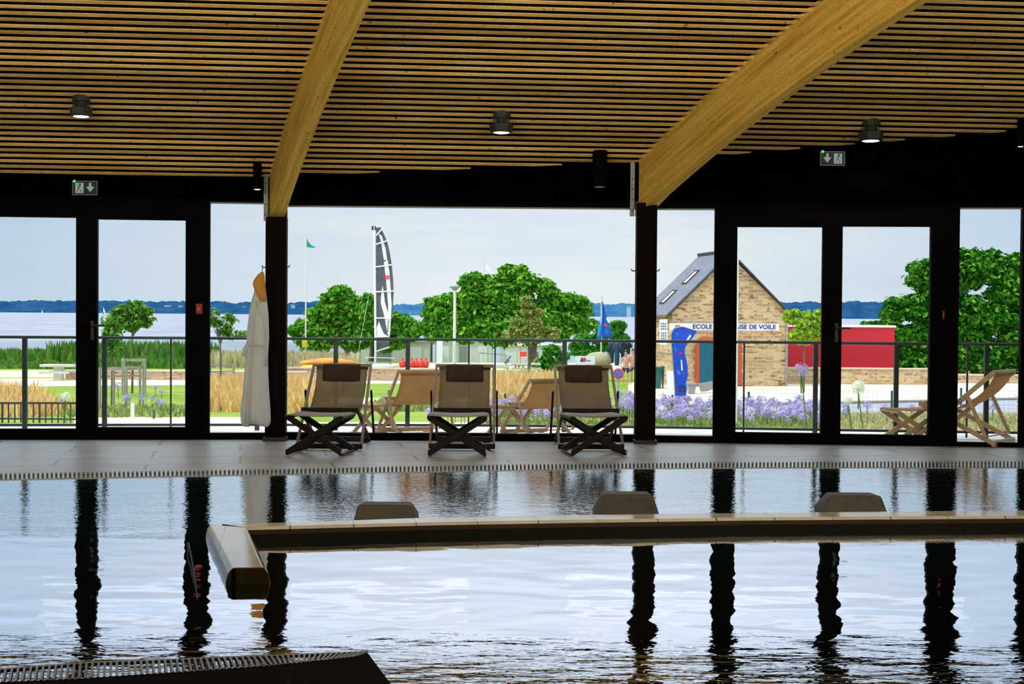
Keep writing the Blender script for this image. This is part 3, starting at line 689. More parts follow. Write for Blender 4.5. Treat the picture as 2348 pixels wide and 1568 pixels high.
# ------------------------------------------------------------------ deck chairs
def make_chair(wood, side, sling, pillow, label, pil=True, rec=1.0, name='deck_chair'):
    """local: front is -y, feet at z=0"""
    root = empty(name, (0, 0, 0), label, 'deck chair')
    W = .318
    top = Vector((0, .40, .80 * rec)); bot = Vector((0, -.38, .035)); sf = Vector((0, -.33, .385)); rb = Vector((0, .40, .035))
    for sx in (-1, 1):
        a = MB(); a.bar(bot + Vector((sx * W, 0, 0)), top + Vector((sx * W * .93, 0, 0)), .022, .045, (0, 1, .6), ch=.004); a.build('back_frame_rail', side, root)
        c = MB(); c.bar(rb + Vector((sx * (W - .035), 0, 0)), sf + Vector((sx * (W - .045), 0, 0)), .022, .045, (0, 1, .6), ch=.004); c.build('seat_frame_rail', wood, root)
        p0 = bot.lerp(top, .68) + Vector((sx * (W + .018), 0, 0)); p1 = Vector((sx * (W + .020), .34, .10))
        s = MB(); s.bar(p0, p1, .020, .035, (0, 1, 0), ch=.003); s.build('support_strut', wood, root)
    for nm, c_, wd, hh in (('front_foot_bar', bot, W * 2 + .02, .05), ('rear_foot_bar', rb, (W - .035) * 2 + .02, .055), ('seat_front_bar', sf, (W - .045) * 2 + .02, .05)):
        MB().bar(c_ - Vector((wd / 2, 0, 0)), c_ + Vector((wd / 2, 0, 0)), .035, hh, ch=.006).build(nm, wood, root)
    MB().bar(top + Vector((-W * .93 - .01, 0, 0)), top + Vector((W * .93 + .01, 0, 0)), .03, .035, ch=.006).build('top_bar', side, root)
    MB().tube([(-W - .03, .34, .10), (W + .03, .34, .10)], .007).build('strut_rod', wood, root)
    for sx in (-1, 1):
        MB().box((sx * (W - .07), -.38, .008), (.07, .035, .016)).build('foot_pad', wood, root); MB().box((sx * (W - .09), .40, .008), (.07, .035, .016)).build('foot_pad', wood, root)
    # sling: catenary from the top bar to the seat front bar
    g = []; n = 22
    for i in range(n + 1):
        t = i / n; p = top.lerp(sf, t) + Vector((0, -.01, 0)); 
        sag = 4 * t * (1 - t); y = p.y + .16 * sag * (1.1 - t); z = p.z - .17 * sag * (.35 + t)
        g.append([Vector((x, y + .006 * math.sin(x * 9), z)) for x in [(-W + .058) + (2 * W - .116) * k / 8 for k in range(9)]])
    MB().sheet(g).build('sling', sling, root, smooth=True, solid=.003)
    for i in (1, n - 1):
        pass
    sl = MB(); sl.tube([(-W + .05, top.y, top.z - .028), (W - .05, top.y, top.z - .028)], .016, 8); sl.build('sling_hem', pillow if pil else sling, root)
    if pil:
        rings = []
        for k in range(13):
            x = -.192 + .384 * k / 12; e = min(1, .55 + 3 * min(k, 12 - k) / 12); cy, czz = top.y - .058, top.z - .075
            rings.append([Vector((x, cy + .040 * e * math.cos(a) * 1.0 + .02 * math.sin(a), czz + .092 * (.86 + .14 * e) * math.sin(a))) for a in [2 * math.pi * j / 14 for j in range(14)]])
        h = MB().loft(rings).build('headrest', pillow, root, smooth=True)
        st = MB(); st.bar((0, top.y + .02, top.z - .02), (0.0, top.y + .03, top.z - .32), .012, .003); st.build('strap', pillow, h)
    return root
def make_stool(wood, sling, cap, label, name='footstool'):
    root = empty(name, (0, 0, 0), label, 'footstool')
    W = .265; H = .385; D = .19
    for sy in (-1, 1):
        for sx in (-1, 1):
            y = sy * D + sx * .016
            m_ = MB(); m_.bar((sx * W, y, .03), (-sx * W, y, H - .02), .055, .026, (0, 1, 0), ch=.005); m_.build('leg', wood, root)
    # bar() puts width across: legs are flat boards
    for sx in (-1, 1):
        MB().bar((sx * (W - .0), -D - .03, H - .02), (sx * (W - .0), D + .03, H - .02), .034, .034, ch=.008).build('side_rail', wood, root)
        MB().bar((sx * (W - .005), -D - .03, .022), (sx * (W - .005), D + .03, .022), .026, .026, ch=.006).build('foot_rail', wood, root)
    for sx in (-1, 1):
        MB().box((sx * (W + .012), -D - .0, .05), (.012, .10, .022)).build('foot_cap', cap, root)
    g = []
    for i in range(13):
        x = -W - .018 + (2 * W + .036) * i / 12; e = 1 - (abs(i - 6) / 6) ** 2
        g.append([Vector((x, y, H + .006 - .022 * e * (1 - .3 * (y / D) ** 2) - (.012 if i in (0, 12) else 0))) for y in [-D - .02 + (2 * D + .04) * k / 4 for k in range(5)]])
    MB().sheet(g).build('seat_sling', sling, root, smooth=True, solid=.012)
    return root
c1_ = make_chair(M['chairw'], M['chairm'], M['sling'], M['pillow'], 'taupe sling deck chair with dark headrest, leftmost of the three indoors, nearest the bathrobe')
gr = 'indoor deck chairs facing the pool'; c1_['group'] = gr
def spot(px, y, Yoff=0): return G(px, y, 0)
pos = [(758, 1031, R(-2.5)), (1059, 1031, R(0)), (1350, 1032, R(3.5))]
P = G(pos[0][0], pos[0][1], 0); c1_.location = (P.x + .0, P.y + .38, 0); c1_.rotation_euler = (0, 0, pos[0][2])
for (px, py, rz), lb in zip(pos[1:], ('taupe sling deck chair with dark headrest, in the middle of the window', 'taupe sling deck chair with dark headrest, nearest the right hand column')):
    P = G(px, py, 0); dup(c1_, (P.x, P.y + .38, 0), rz, lb)
s1 = make_stool(M['chairw'], M['stoolsl'], M['cap'], 'dark crossed leg footstool turned slightly, before the left deck chair'); s1['group'] = 'indoor footstools before the deck chairs'
sp = [(729, 1046, R(-9)), (1048, 1046, R(0)), (1363, 1046, R(10))]
P = G(sp[0][0], sp[0][1], 0); s1.location = (P.x, P.y + .17, 0); s1.rotation_euler = (0, 0, sp[0][2])
for (px, py, rz), lb in zip(sp[1:], ('dark crossed leg footstool standing square before the middle deck chair', 'dark crossed leg footstool turned slightly, before the right deck chair')):
    P = G(px, py, 0); dup(s1, (P.x, P.y + .17, 0), rz, lb)
# outdoor loungers
oc = make_chair(M['teak'], M['teak'], M['osling'], M['osling'], 'sand coloured outdoor deck chair partly hidden by the middle indoor chair', pil=False, rec=.9); oc['group'] = 'outdoor sand coloured deck chairs on the terrace'
oc.location = (-1.07, 15.38, 0); oc.rotation_euler = (0, 0, R(200))
dup(oc, (.28, 15.40, 0), R(205), 'sand coloured outdoor deck chair partly hidden by the right indoor chair', scale=.88)
dup(oc, (4.84, 14.93, 0), R(-128), 'sand coloured outdoor deck chair seen from the side at the far right', scale=1.08)
os_ = make_stool(M['teak'], M['osling'], M['teak'], 'pale teak outdoor footstool left of the outdoor chair behind the middle chair'); os_['group'] = 'outdoor footstools on the terrace'
os_.location = (-1.50, 15.50, 0); os_.rotation_euler = (0, 0, R(60)); os_.scale = (.85,) * 3
dup(os_, (-.02, 15.54, 0), R(62), 'pale teak outdoor footstool left of the chair behind the right indoor chair', scale=.85)
dup(os_, (4.30, 15.02, 0), R(12), 'pale teak outdoor footstool behind the right doors', scale=.92)

# ------------------------------------------------------------------ bathrobe
RY = 14.42
rows_ = [(628, 598, 606, 0), (640, 590, 607, 0), (652, 584, 608, 0), (672, 582, 610, 0), (690, 576, 612, 0), (720, 571, 615, 0), (750, 567, 616, 0), (776, 565, 616.5, 0), (792, 565, 615, 0), (806, 564, 614, 0), (830, 562, 614, 0), (860, 560, 614.5, 0), (890, 557, 616, 0), (920, 554, 618, 0), (945, 551, 619.5, 0), (962, 552, 620, 0), (972, 558, 620, 0)]
rings = []; N = 44
for (y, l, r_, _) in rows_:
    pl_, pr_ = A(l, y, RY), A(r_, y, RY); cx = (pl_.x + pr_.x) / 2; hw = (pr_.x - pl_.x) / 2; z = pl_.z; t = (y - 628) / 344
    ring = []
    for j in range(N):
        a = 2 * math.pi * j / N; w = 1 + (.10 + .10 * t) * math.sin(5 * a + 1.2 + t * .8) * min(1, t * 3) * abs(math.sin(a)) + .07 * t * math.sin(11 * a + 2)
        zz = z + (0 if y < 960 else .025 * math.sin(3 * a + .5))
        ring.append(Vector((cx + hw * math.cos(a) * (1 + .02 * math.sin(7 * a)), RY + (.035 + .075 * min(1, t * 2.5)) * math.sin(a) * w, zz)))
    rings.append(ring)
robe = MB().loft(rings).build('bathrobe', M['robe'], smooth=True); tag(robe, 'long grey-white bathrobe with yellow hood lining hanging from the left column', 'bathrobe')
hd = [(623.5, 600, 604), (630, 592, 607), (642, 583, 608), (652, 580, 608.5), (662, 584, 609), (675, 590, 610), (690, 597, 611)]
rings = []
for (y, l, r_) in hd:
    pl_, pr_ = A(l, y, RY - .03), A(r_, y, RY - .03); cx = (pl_.x + pr_.x) / 2; hw = (pr_.x - pl_.x) / 2
    rings.append([Vector((cx + hw * math.cos(a), RY - .05 + .055 * math.sin(a) * (1 + .25 * math.sin(4 * a + y)), pl_.z)) for a in [2 * math.pi * j / 20 for j in range(20)]])
MB().loft(rings).build('hood', M['hood'], robe, smooth=True)
# crossed front edge, belt, hanging flap
lap = MB()
for pts, w in (([(590, 690), (600, 715), (611, 745), (613, 790), (610, 840)], .028), ([(586, 690), (580, 730), (577, 790), (573, 860), (570, 930), (568, 972)], .024)):
    q = [A(x, y, RY - .115) for x, y in pts]; lap.tube(q, w / 2, 8)
lap.build('front_edge', M['robe'], robe, smooth=True)
b = MB(); q = [A(x, y, RY - .11) for x, y in ((566, 786), (574, 789), (590, 792), (608, 794))]; b.tube(q, .014, 8); b.tube([A(567, 788, RY - .12), A(561, 800, RY - .12), A(559, 815, RY - .12), A(564, 818, RY - .12)], [.012, .02, .022, .008], 8); b.build('belt', M['robe'], robe, smooth=True)
f = MB(); q = [A(x, y, RY - .12) for x, y in ((574, 860), (569, 920), (566, 978))]; f.tube(q, [.012, .022, .028], 10); f.build('hem_flap', M['robe'], robe, smooth=True)
MB().tube([A(603, 612, 14.5), A(601, 620, RY), A(603, 630, RY)], .004).build('hanging_loop', M['iron'], robe)

# ------------------------------------------------------------------ terrace and railing
tp = [Vector((-9, 14.2, -.012)), Vector((9, 14.2, -.012)), Vector((9, 16.0, -.012)), Vector((4.5, 16.45, -.012)), Vector((1.9, 16.85, -.012)), Vector((-.37, 16.9, -.012)), Vector((-5.2, 16.4, -.012)), Vector((-9, 16.0, -.012))]
o = MB().prism([p - Vector((0, 0, .22)) for p in tp], (0, 0, .22)).build('terrace_floor', M['terrace']); tag(o, kind='structure')
RP = [Vector((-8.8, 15.15, 0)), Vector((-5.2, 15.57, 0)), Vector((-2.6, 15.85, 0)), Vector((-.37, 15.98, 0)), Vector((1.9, 15.88, 0)), Vector((4.5, 15.60, 0)), Vector((8.8, 15.25, 0))]
def rY(X):
    for a, b in zip(RP, RP[1:]):
        if X <= b.x: break
    return a.y + (b.y - a.y) * (X - a.x) / (b.x - a.x)
def rpos(px):
    Y = 15.7
    for _ in range(4): Y = rY(A(px, 850, Y).x)
    return A(px, 850, Y)
rail = empty('terrace_railing', (-.37, 15.98, 0), 'blue-grey metal terrace railing with glass panels behind the windows', 'railing')
posts = [(-300, 1), (-120, 0), (57, 1), (240, 1), (392, 0), (590, 1), (770, 1), (935, 1), (1075, 0), (1135, 0), (1294, 1), (1470, 1), (1660, 1), (1706, 0), (1870, 1), (2055, 1), (2218, 0), (2262, 1), (2460, 1), (2700, 1)]
PX = [rpos(p) for p, _ in posts]
mb = MB(); mc = MB(); X0 = [Vector((p.x, p.y, 0)) for p in PX]
for a, b in zip(X0, X0[1:]):
    mb.bar(a + Vector((0, 0, 1.045)), b + Vector((0, 0, 1.045)), .05, .032, ch=.006)
    mc.bar(a + Vector((0, 0, .065)), b + Vector((0, 0, .065)), .04, .028)
mb.build('top_rail', M['rail'], rail); mc.build('bottom_rail', M['rail'], rail)
for p, (_, th) in zip(X0, posts):
    w = .036 if th else .014
    MB().bar(p + Vector((0, 0, 0)), p + Vector((0, 0, 1.035)), w, .05 if th else .02, (1, 0, 0)).build('post', M['rail'], rail)
for a, b in zip(X0, X0[1:]):
    d = (b - a).normalized(); g = MB(); g.bar(a + d * .025 + Vector((0, 0, .55)), b - d * .025 + Vector((0, 0, .55)), .008, .92); g.build('glass_panel', M['railglass'], rail)

# ------------------------------------------------------------------ ground outside
GZ = -2.06
def gz(Y): return -.6 if Y < 22 else (-.6 + (GZ + .6) * (Y - 22) / 16 if Y < 38 else (GZ if Y < 98 else max(GZ - (Y - 98) * .2, -5)))
mb = MB(); ys = [15.0, 18.4, 22, 26, 30, 34, 38, 45, 60, 80, 98, 104, 112]
mb.sheet([[Vector((x, Y, gz(Y))) for x in [-70 + 10 * k for k in range(15)]] for Y in ys]); o = mb.build('ground', M['lawn']); tag(o, kind='structure')
def patch(name, pts, m, dz=.0, label=None):
    P_ = [G(x, y, GZ + dz) for x, y in pts]; mb = MB(); mb.prism([p - Vector((0, 0, .05)) for p in P_], (0, 0, .05)); o = mb.build(name, m); tag(o, kind='structure'); return o
patch('path', [(-200, 888), (700, 880), (1150, 878), (1150, 868), (700, 866), (-200, 868)], M['sand'], .02)
patch('path', [(-200, 866), (700, 864), (700, 848), (200, 848), (-200, 850)], M['sandp'], .012)
patch('path', [(170, 978), (680, 984), (680, 957), (170, 955)], M['sand'], .02)
patch('path', [(690, 926), (1130, 924), (1130, 912), (690, 913)], M['sand'], .02)
patch('path', [(-200, 1003), (1130, 1004), (1130, 968), (600, 968), (-200, 972)], M['sand'], .012)
patch('pavement', [(1440, 892), (1440, 877), (2600, 870), (2600, 905), (2127, 919), (1760, 925), (1480, 930)], M['sand'], .02)
patch('kerb', [(1480, 931), (1760, 927), (2127, 920), (2600, 908), (2600, 904), (2127, 916), (1760, 922.5), (1480, 928)], M['kerb'], .06)
patch('road', [(1700, 950), (2600, 950), (2600, 906), (2127, 919), (1760, 925), (1700, 928)], M['road'], .025)
patch('pavement', [(650, 846), (1450, 850), (1450, 833), (650, 830)], M['sand'], .015)
patch('garden_bed', [(1120, 1005), (2700, 1005), (2700, 947), (1700, 945), (1480, 925), (1120, 925)], M['bank'], .03)
o = MB().add([(-4000, 104, -4), (4000, 104, -4), (4000, 6000, -4), (-4000, 6000, -4)], [(0, 1, 2, 3)]).build('sea', M['sea']); tag(o, kind='structure')

rng = random.Random(5)
def ridge(name, x0, x1, ytop, Y, m, seed, kind='structure', amp=4):
    r_ = random.Random(seed); n = max(8, int((x1 - x0) / 5)); pts = []
    v = 0
    for i in range(n + 1):
        x = x0 + (x1 - x0) * i / n; v = v * .7 + r_.uniform(-1, 1) * amp * .5; e = min(1, i / 3, (n - i) / 3)
        yy = ytop(x) if callable(ytop) else ytop
        pts.append((x, yy + v + (1 - e) * 14))
    top = [A(x, y, Y) for x, y in pts]
    mid = [Vector((p.x * .97, Y * .97, p.z * .72)) for p in top]; bt = [Vector((p.x * .93, Y * .93, -6)) for p in top]; bk = [Vector((p.x * 1.03, Y * 1.03, -6)) for p in top]
    mb = MB().sheet([bt, mid, top, bk]); o = mb.build(name, m, smooth=False); tag(o, kind=kind); return o
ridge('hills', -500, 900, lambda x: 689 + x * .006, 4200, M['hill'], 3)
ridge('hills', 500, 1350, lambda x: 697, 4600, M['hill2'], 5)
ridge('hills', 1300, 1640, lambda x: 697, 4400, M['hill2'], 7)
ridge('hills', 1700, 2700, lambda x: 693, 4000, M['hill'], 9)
# far houses and boats
def house(x, y, w, h, Y, label):
    k = Y / 3200; p = A(x, y, Y); W, H = w * k, h * k
    m_ = MB(); zb = -5.9; m_.box((p.x, Y, (p.z + H * .6 + zb) / 2), (W, W * .6, p.z + H * .6 - zb)); o = m_.build('house', M['farwall']); tag(o, label, 'house', 'far white houses on the opposite shore')
    rr = MB(); z0 = p.z + H * .6
    rr.add([(p.x - W / 2, Y - W * .32, z0), (p.x + W / 2, Y - W * .32, z0), (p.x + W / 2, Y + W * .32, z0), (p.x - W / 2, Y + W * .32, z0), (p.x - W / 2, Y, z0 + H * .4), (p.x + W / 2, Y, z0 + H * .4)], [(0, 1, 5, 4), (2, 3, 4, 5), (0, 4, 3), (1, 2, 5)]); rr.build('roof', M['slate'], o)
for x, y, w, h, lb in ((385, 708, 16, 8, 'pale far house on the shore seen between door and railing post'), (415, 708, 12, 7, 'pale far house just left of the frame with the red call point'), (560, 710, 9, 7, 'tiny pale far house left of the bathrobe'), (672, 706, 9, 8, 'tiny pale far house right of the bathrobe column'), (1442, 708, 9, 6, 'tiny pale far house left of the right column'), (1890, 722, 16, 6, 'pale far house on the right hand shore')):
    house(x, y, w, h, 4030, lb)
def boat(x, y, h, Y, label):
    p = A(x, y, Y); p.z = -4; k = Y / 3200; H = h * k
    root = empty('sailing_boat', p, label, 'sailing boat')
    MB().loft([[Vector((p.x - H * .3, Y, p.z)), Vector((p.x + H * .3, Y, p.z)), Vector((p.x + H * .3, Y + 1.5, p.z))], [Vector((p.x - H * .38, Y, p.z + H * .1)), Vector((p.x + H * .33, Y, p.z + H * .1)), Vector((p.x + H * .33, Y + 2, p.z + H * .1))]]).build('hull', M['white'], root)
    MB().prism([(p.x - .2, Y + .5, p.z + H * .15), (p.x + H * .28, Y + .5, p.z + H * .15), (p.x - .2, Y + .5, p.z + H)], (0, .1, 0)).build('sail', M['sailw'], root)
    MB().tube([(p.x - .3, Y + .5, p.z), (p.x - .3, Y + .5, p.z + H * 1.03)], .08).build('mast', M['grey'], root)
boat(237, 716, 16, 3000, 'small white sailing boat far out beside the left door handle')
boat(96, 715, 9, 3300, 'tiny white sailing boat far out in the left door')

# ------------------------------------------------------------------ plants
def tree(name, blobs, Y, trunk, n, size, m, label, cat='tree', depth=.8, seed=1, inner=.5, group=None, limbs=3, sway=0):
    r_ = random.Random(seed); k = Y / 3200
    bl = []
    for (x, y, rx, ry) in blobs:
        p = A(x, y, Y + r_.uniform(-.3, .3) * rx * k); bl.append((p.x, p.y, p.z, rx * k, rx * k * depth, ry * k))
    tx, yb, tw, yt = trunk; zb = gz(Y); base = A(tx, yb, Y); base.z = zb if abs(zb - base.z) < 1.2 else base.z
    top = A(tx, yt, Y)
    root = empty(name, base, label, cat, group)
    t = MB(); w = tw * k / 2
    t.tube([base, base.lerp(top, .5) + Vector((w * .6 + sway, 0, 0)), top], [w * 1.25, w, w * .8], 8)
    for b in bl[:max(limbs, 0)] if limbs < 50 else bl:
        t.tube([top, top.lerp(Vector(b[:3]), .5) + Vector((0, 0, .05)), Vector(b[:3])], [w * .6, w * .4, w * .15], 6)
    t.build('trunk', M['bark'], root)
    lv = MB(); lv.leaves(bl, n, size, r_, inner=inner); lv.build('crown', m, root)
    return root
def clumpy(blobs, k, seed, rr=(.16, .30), spread=.90):
    """break big outline ellipses into many leafy clumps"""
    r_ = random.Random(seed); out = []
    for (x, y, rx, ry) in blobs:
        for _ in range(k):
            a = r_.uniform(0, 2 * math.pi); d = r_.random() ** .5 * spread; s = r_.uniform(*rr)
            out.append((x + rx * d * math.cos(a), y + ry * d * math.sin(a), rx * s + 4, max(rx, ry) * s * .62 + 3))
    return out
B1 = [(770, 745, 88, 62), (725, 760, 55, 36), (830, 735, 60, 70), (900, 760, 60, 42), (790, 700, 60, 38), (700, 765, 30, 30)]
tree('round_tree', clumpy(B1, 22, 2), 95, (793, 828, 13, 770), 26000, .19, M['leaf1'], 'wide round green tree left of the boat mast', seed=4, limbs=5, depth=1.0)
B2 = [(1190, 680, 75, 65), (1130, 700, 80, 60), (1040, 730, 85, 52), (1240, 720, 90, 62), (1300, 725, 62, 45), (1180, 635, 40, 26), (1090, 660, 45, 30), (1330, 735, 40, 25), (1200, 760, 110, 30), (1000, 745, 45, 35)]
tree('round_tree', clumpy(B2, 22, 3), 92, (1228, 822, 16, 775), 42000, .19, M['leaf1'], 'largest green tree in the middle, right of the white lamp post', seed=7, limbs=5, depth=1.0, sway=-.3)
B2b = [(890, 770, 50, 26), (940, 755, 28, 20)]
tree('round_tree', clumpy(B2b, 12, 5), 99, (850, 828, 11, 775), 3000, .24, M['leaf2'], 'darker green tree just behind the boat mast', seed=9, depth=1.0)
B3 = [(2060, 825, 70, 30), (2180, 830, 80, 30), (2300, 825, 80, 32), (2230, 680, 100, 105), (2310, 640, 70, 75), (2150, 720, 80, 85), (2070, 740, 60, 55), (2270, 770, 110, 60), (2400, 700, 90, 110), (2130, 650, 50, 60), (2090, 790, 60, 40), (2010, 755, 35, 22), (2240, 600, 55, 40), (2200, 800, 90, 45)]
tree('round_tree', clumpy(B3, 24, 8), 82, (2255, 880, 22, 760), 60000, .19, M['leaf2'], 'big dark green tree filling the right hand windows', seed=12, limbs=6, depth=1.0)
tree('round_tree', clumpy([(1400, 765, 36, 26), (1370, 785, 40, 28), (1415, 745, 16, 16)], 10, 12), 86, (1395, 830, 7, 790), 2600, .2, M['bush'], 'small bushy tree behind the blue flag', seed=14, depth=1)
tree('lime_tree', clumpy([(1838, 745, 45, 28), (1815, 728, 24, 16), (1870, 735, 26, 24), (1835, 775, 30, 14), (1880, 760, 20, 26)], 9, 13), 62, (1843, 884, 4, 770), 2600, .13, M['lime'], 'slender lime green young tree before the crimson hut', seed=15, inner=.2)
tree('young_tree', clumpy([(1210, 705, 22, 28), (1205, 745, 42, 22), (1185, 765, 34, 16), (1245, 758, 36, 22), (1225, 720, 18, 20)], 8, 14), 70, (1212, 835, 7, 770), 2600, .13, M['olive'], 'olive green young tree with a straight trunk before the largest tree', seed=16, inner=.2, limbs=8)
tree('young_tree', clumpy([(302, 710, 26, 20), (330, 715, 16, 14), (305, 742, 22, 14), (270, 715, 20, 26), (262, 755, 16, 20), (340, 738, 12, 10)], 6, 15, (.3, .5)), 58, (303, 892, 4.5, 775), 1700, .12, M['pine'], 'young green tree with bushy top behind the railing, left door', seed=17, inner=.25, limbs=16)
tree('young_tree', clumpy([(258, 760, 14, 50)], 7, 17, (.5, .9)), 50, (256, 915, 4.5, 760), 420, .10, M['pine'], 'thin sparse young tree left of the bushy one', seed=19, inner=.1, limbs=7)
tree('young_tree', clumpy([(495, 725, 14, 20), (520, 735, 24, 16), (500, 752, 26, 16), (540, 768, 22, 14), (487, 740, 12, 22)], 5, 16, (.25, .5)), 56, (505, 878, 4, 790), 700, .10, M['pine'], 'sparse young tree left of the bathrobe', seed=18, inner=.1, limbs=14)
tree('bush', clumpy([(1275, 818, 38, 22), (1250, 835, 30, 14)], 10, 18), 84, (1275, 845, 4, 832), 2200, .18, M['bush'], 'low dark green bush under the largest tree', 'bush', seed=20, depth=1)
tree('bush', clumpy([(1345, 795, 40, 26)], 10, 19), 88, (1345, 830, 4, 800), 1800, .18, M['bush'], 'green bush left of the beige boulder', 'bush', seed=21, depth=1)

def blades(mb, cx, cy, z, r, n, h, rr, lean=.25, w=.02):
    for _ in range(n):
        a = rr.uniform(0, 6.28); d = r * rr.random() ** .5; x, y = cx + d * math.cos(a), cy + d * math.sin(a) * .6; hh = h * rr.uniform(.6, 1.1)
        l = Vector((rr.uniform(-1, 1) * lean * hh, rr.uniform(-1, 1) * lean * hh, hh)); b = Vector((x, y, z)); s = Vector((w * rr.uniform(.7, 1.3), 0, 0))
        mb.add([b - s, b + s, b + l * .6 + s * .8, b + l, b + l * .6 - s * .8], [(0, 1, 2, 3, 4)])
def clump_run(name, runs, m, kind, label=None, cat=None, w=.03, lean=.2, seed=3, group=None):
    rr = random.Random(seed); mb = MB()
    for (x0, x1, yb, Y, h, n) in runs:
        a, b = A(x0, 800, Y).x, A(x1, 800, Y).x; z = gz(Y)
        for _ in range(n):
            X = rr.uniform(a, b); blades(mb, X, Y + rr.uniform(-2, 2) * Y / 60, z, .5, 10, h * rr.uniform(.7, 1.2), rr, lean, w * Y / 60)
    o = mb.build(name, m); tag(o, label, cat, group, kind); return o
clump_run('dune_grass', [(-200, 240, None, 94, .75, 420), (140, 470, None, 94, 1.25, 330), (-200, 240, None, 84, .35, 200), (220, 460, None, 86, .5, 200)], M['dune'], 'stuff', 'tall green dune grass along the beach on the left', 'grass', w=.07)
clump_run('dry_dune_grass', [(470, 760, None, 88, .9, 260), (655, 700, None, 86, .8, 60), (700, 800, None, 90, .7, 80)], M['drygrass'], 'stuff', 'dry sandy dune grass behind the young tree and the flagpole', 'grass', w=.06, seed=4)
clump_run('golden_grass', [(-60, 70, None, 49, .85, 120), (-60, 128, None, 46, .62, 160)], M['gold'], 'stuff', 'golden feathery grass behind the black iron fence on the left', 'grass', w=.035, lean=.5, seed=5)
clump_run('golden_grass', [(478, 720, None, 55, .9, 260), (478, 720, None, 49, .7, 240)], M['gold'], 'stuff', 'golden feathery grass below the bathrobe and left deck chair', 'grass', w=.035, lean=.5, seed=6)
clump_run('golden_grass', [(1130, 1300, None, 58, .95, 240), (1110, 1260, None, 52, .7, 200), (1230, 1330, None, 66, .7, 80)], M['gold'], 'stuff', 'pale golden feathery grass between the middle and right deck chairs', 'grass', w=.04, lean=.5, seed=7)
clump_run('garden_leaves', [(200, 425, None, 46, .28, 140), (1130, 1460, None, 47, .28, 220), (1495, 1900, None, 46, .26, 330), (860, 1000, None, 50, .3, 90), (1120, 1900, None, 42.5, .18, 360)], M['herb'], 'stuff', 'low mixed garden plants under the lilac flowers', 'plants', w=.05, lean=.6, seed=8)
clump_run('garden_leaves', [(1900, 2600, None, 45.5, .24, 500), (1900, 2600, None, 42.5, .22, 400)], M['drygrass'], 'stuff', 'dry low garden plants before the road on the right', 'plants', w=.05, lean=.6, seed=9)
clump_run('garden_leaves', [(1900, 2600, None, 44, .22, 300)], M['herb'], 'stuff', 'green low garden plants before the road on the right', 'plants', w=.05, lean=.6, seed=10)

# agapanthus: head of many small florets on a stalk
def flower_mesh(m, seed, R_=.11, stalk=.34, n=44):
    rr = random.Random(seed); root = empty('agapanthus', (0, 0, 0)); h = MB()
    for _ in range(n):
        d = Vector((rr.gauss(0, 1), rr.gauss(0, 1), rr.gauss(.25, .9))).normalized(); c = Vector((0, 0, stalk)) + d * R_ * rr.uniform(.65, 1)
        u = d.orthogonal().normalized(); w = d.cross(u)
        for k in range(3):
            a = 2.09 * k + rr.random(); e = (u * math.cos(a) + w * math.sin(a)) * R_ * .34; s_ = d.cross(e).normalized() * R_ * .11
            h.add([c, c + e * .5 + s_, c + e + d * R_ * .08, c + e * .5 - s_], [(0, 1, 2, 3)])
    h.build('flower_head', m, root)
    MB().tube([(0, 0, 0), (.01, 0, stalk * .5), (0, 0, stalk - R_ * .3)], .012, 5).build('stem', M['stem'], root)
    return root
pur = flower_mesh(M['purple'], 1); whi = flower_mesh(M['whitep'], 2)
rr = random.Random(77); first = [True]
def put(root, used, p, rz, label, group, sc=1):
    if not used[0]:
        used[0] = True; root.location = p; root.rotation_euler = (0, 0, rz); root.scale = (sc,) * 3; root['label'] = label; root['category'] = 'flower'; root['group'] = group; return root
    o = dup(root, p, rz, label, group); o.scale = (sc,) * 3; return o
purb = flower_mesh(M['purple'], 3, n=62); whib = flower_mesh(M['whitep'], 4, n=80)
up, uw = [False], [False]; upb, uwb = [False], [False]
def bed(x0, x1, n, label, group, Y0=41, Y1=49.5, root=pur, used=up, s0=1.0, s1=1.5):
    for _ in range(n):
        Y = rr.uniform(Y0, Y1); x = rr.uniform(x0, x1); p = A(x, 900, Y)
        put(root, used, (p.x, p.y, GZ), rr.uniform(0, 6), label, group, rr.uniform(s0, s1))
bed(1130, 1262, 34, 'lilac agapanthus among those between the middle and right deck chairs', 'lilac flowers between the deck chairs')
bed(1262, 1456, 40, 'lilac agapanthus among those behind and right of the right deck chair', 'lilac flowers behind the right deck chair', s0=1.2, s1=1.9)
bed(1495, 1640, 80, 'lilac agapanthus among those below the blue feather banner', 'lilac flowers below the banner')
bed(1690, 1886, 88, 'lilac agapanthus among those below the stone gable behind the door', 'lilac flowers below the gable')
bed(985, 1130, 16, 'lilac agapanthus among those behind the middle deck chair', 'lilac flowers behind the middle deck chair')
bed(1700, 1886, 8, 'white agapanthus among the lilac ones below the stone gable', 'white flowers below the gable', root=whi, used=uw)
bed(1495, 1640, 4, 'white agapanthus among the lilac ones below the banner', 'white flowers below the banner', 42, 44, whi, uw)
bed(1900, 2130, 7, 'scattered lilac agapanthus among the dry plants before the road', 'lilac flowers before the road', 43, 48)
bed(2200, 2345, 5, 'lilac agapanthus behind the outdoor chair at the far right', 'lilac flowers behind the far right chair', 43, 48, s0=1.4, s1=2)
bed(235, 415, 9, 'lilac agapanthus on the lawn behind the left door', 'lilac flowers on the lawn', 44, 56, s0=1.0, s1=1.5)
def tall(x, y, Y, r_px, root, used, label, lean=0, zb=-.6):
    p = A(x, y, Y); sc = r_px * Y / 3200 / .11
    o = put(root, used, (p.x, p.y, p.z - .34 * sc), rr.uniform(0, 6), label, 'tall single agapanthus', sc)
    return o
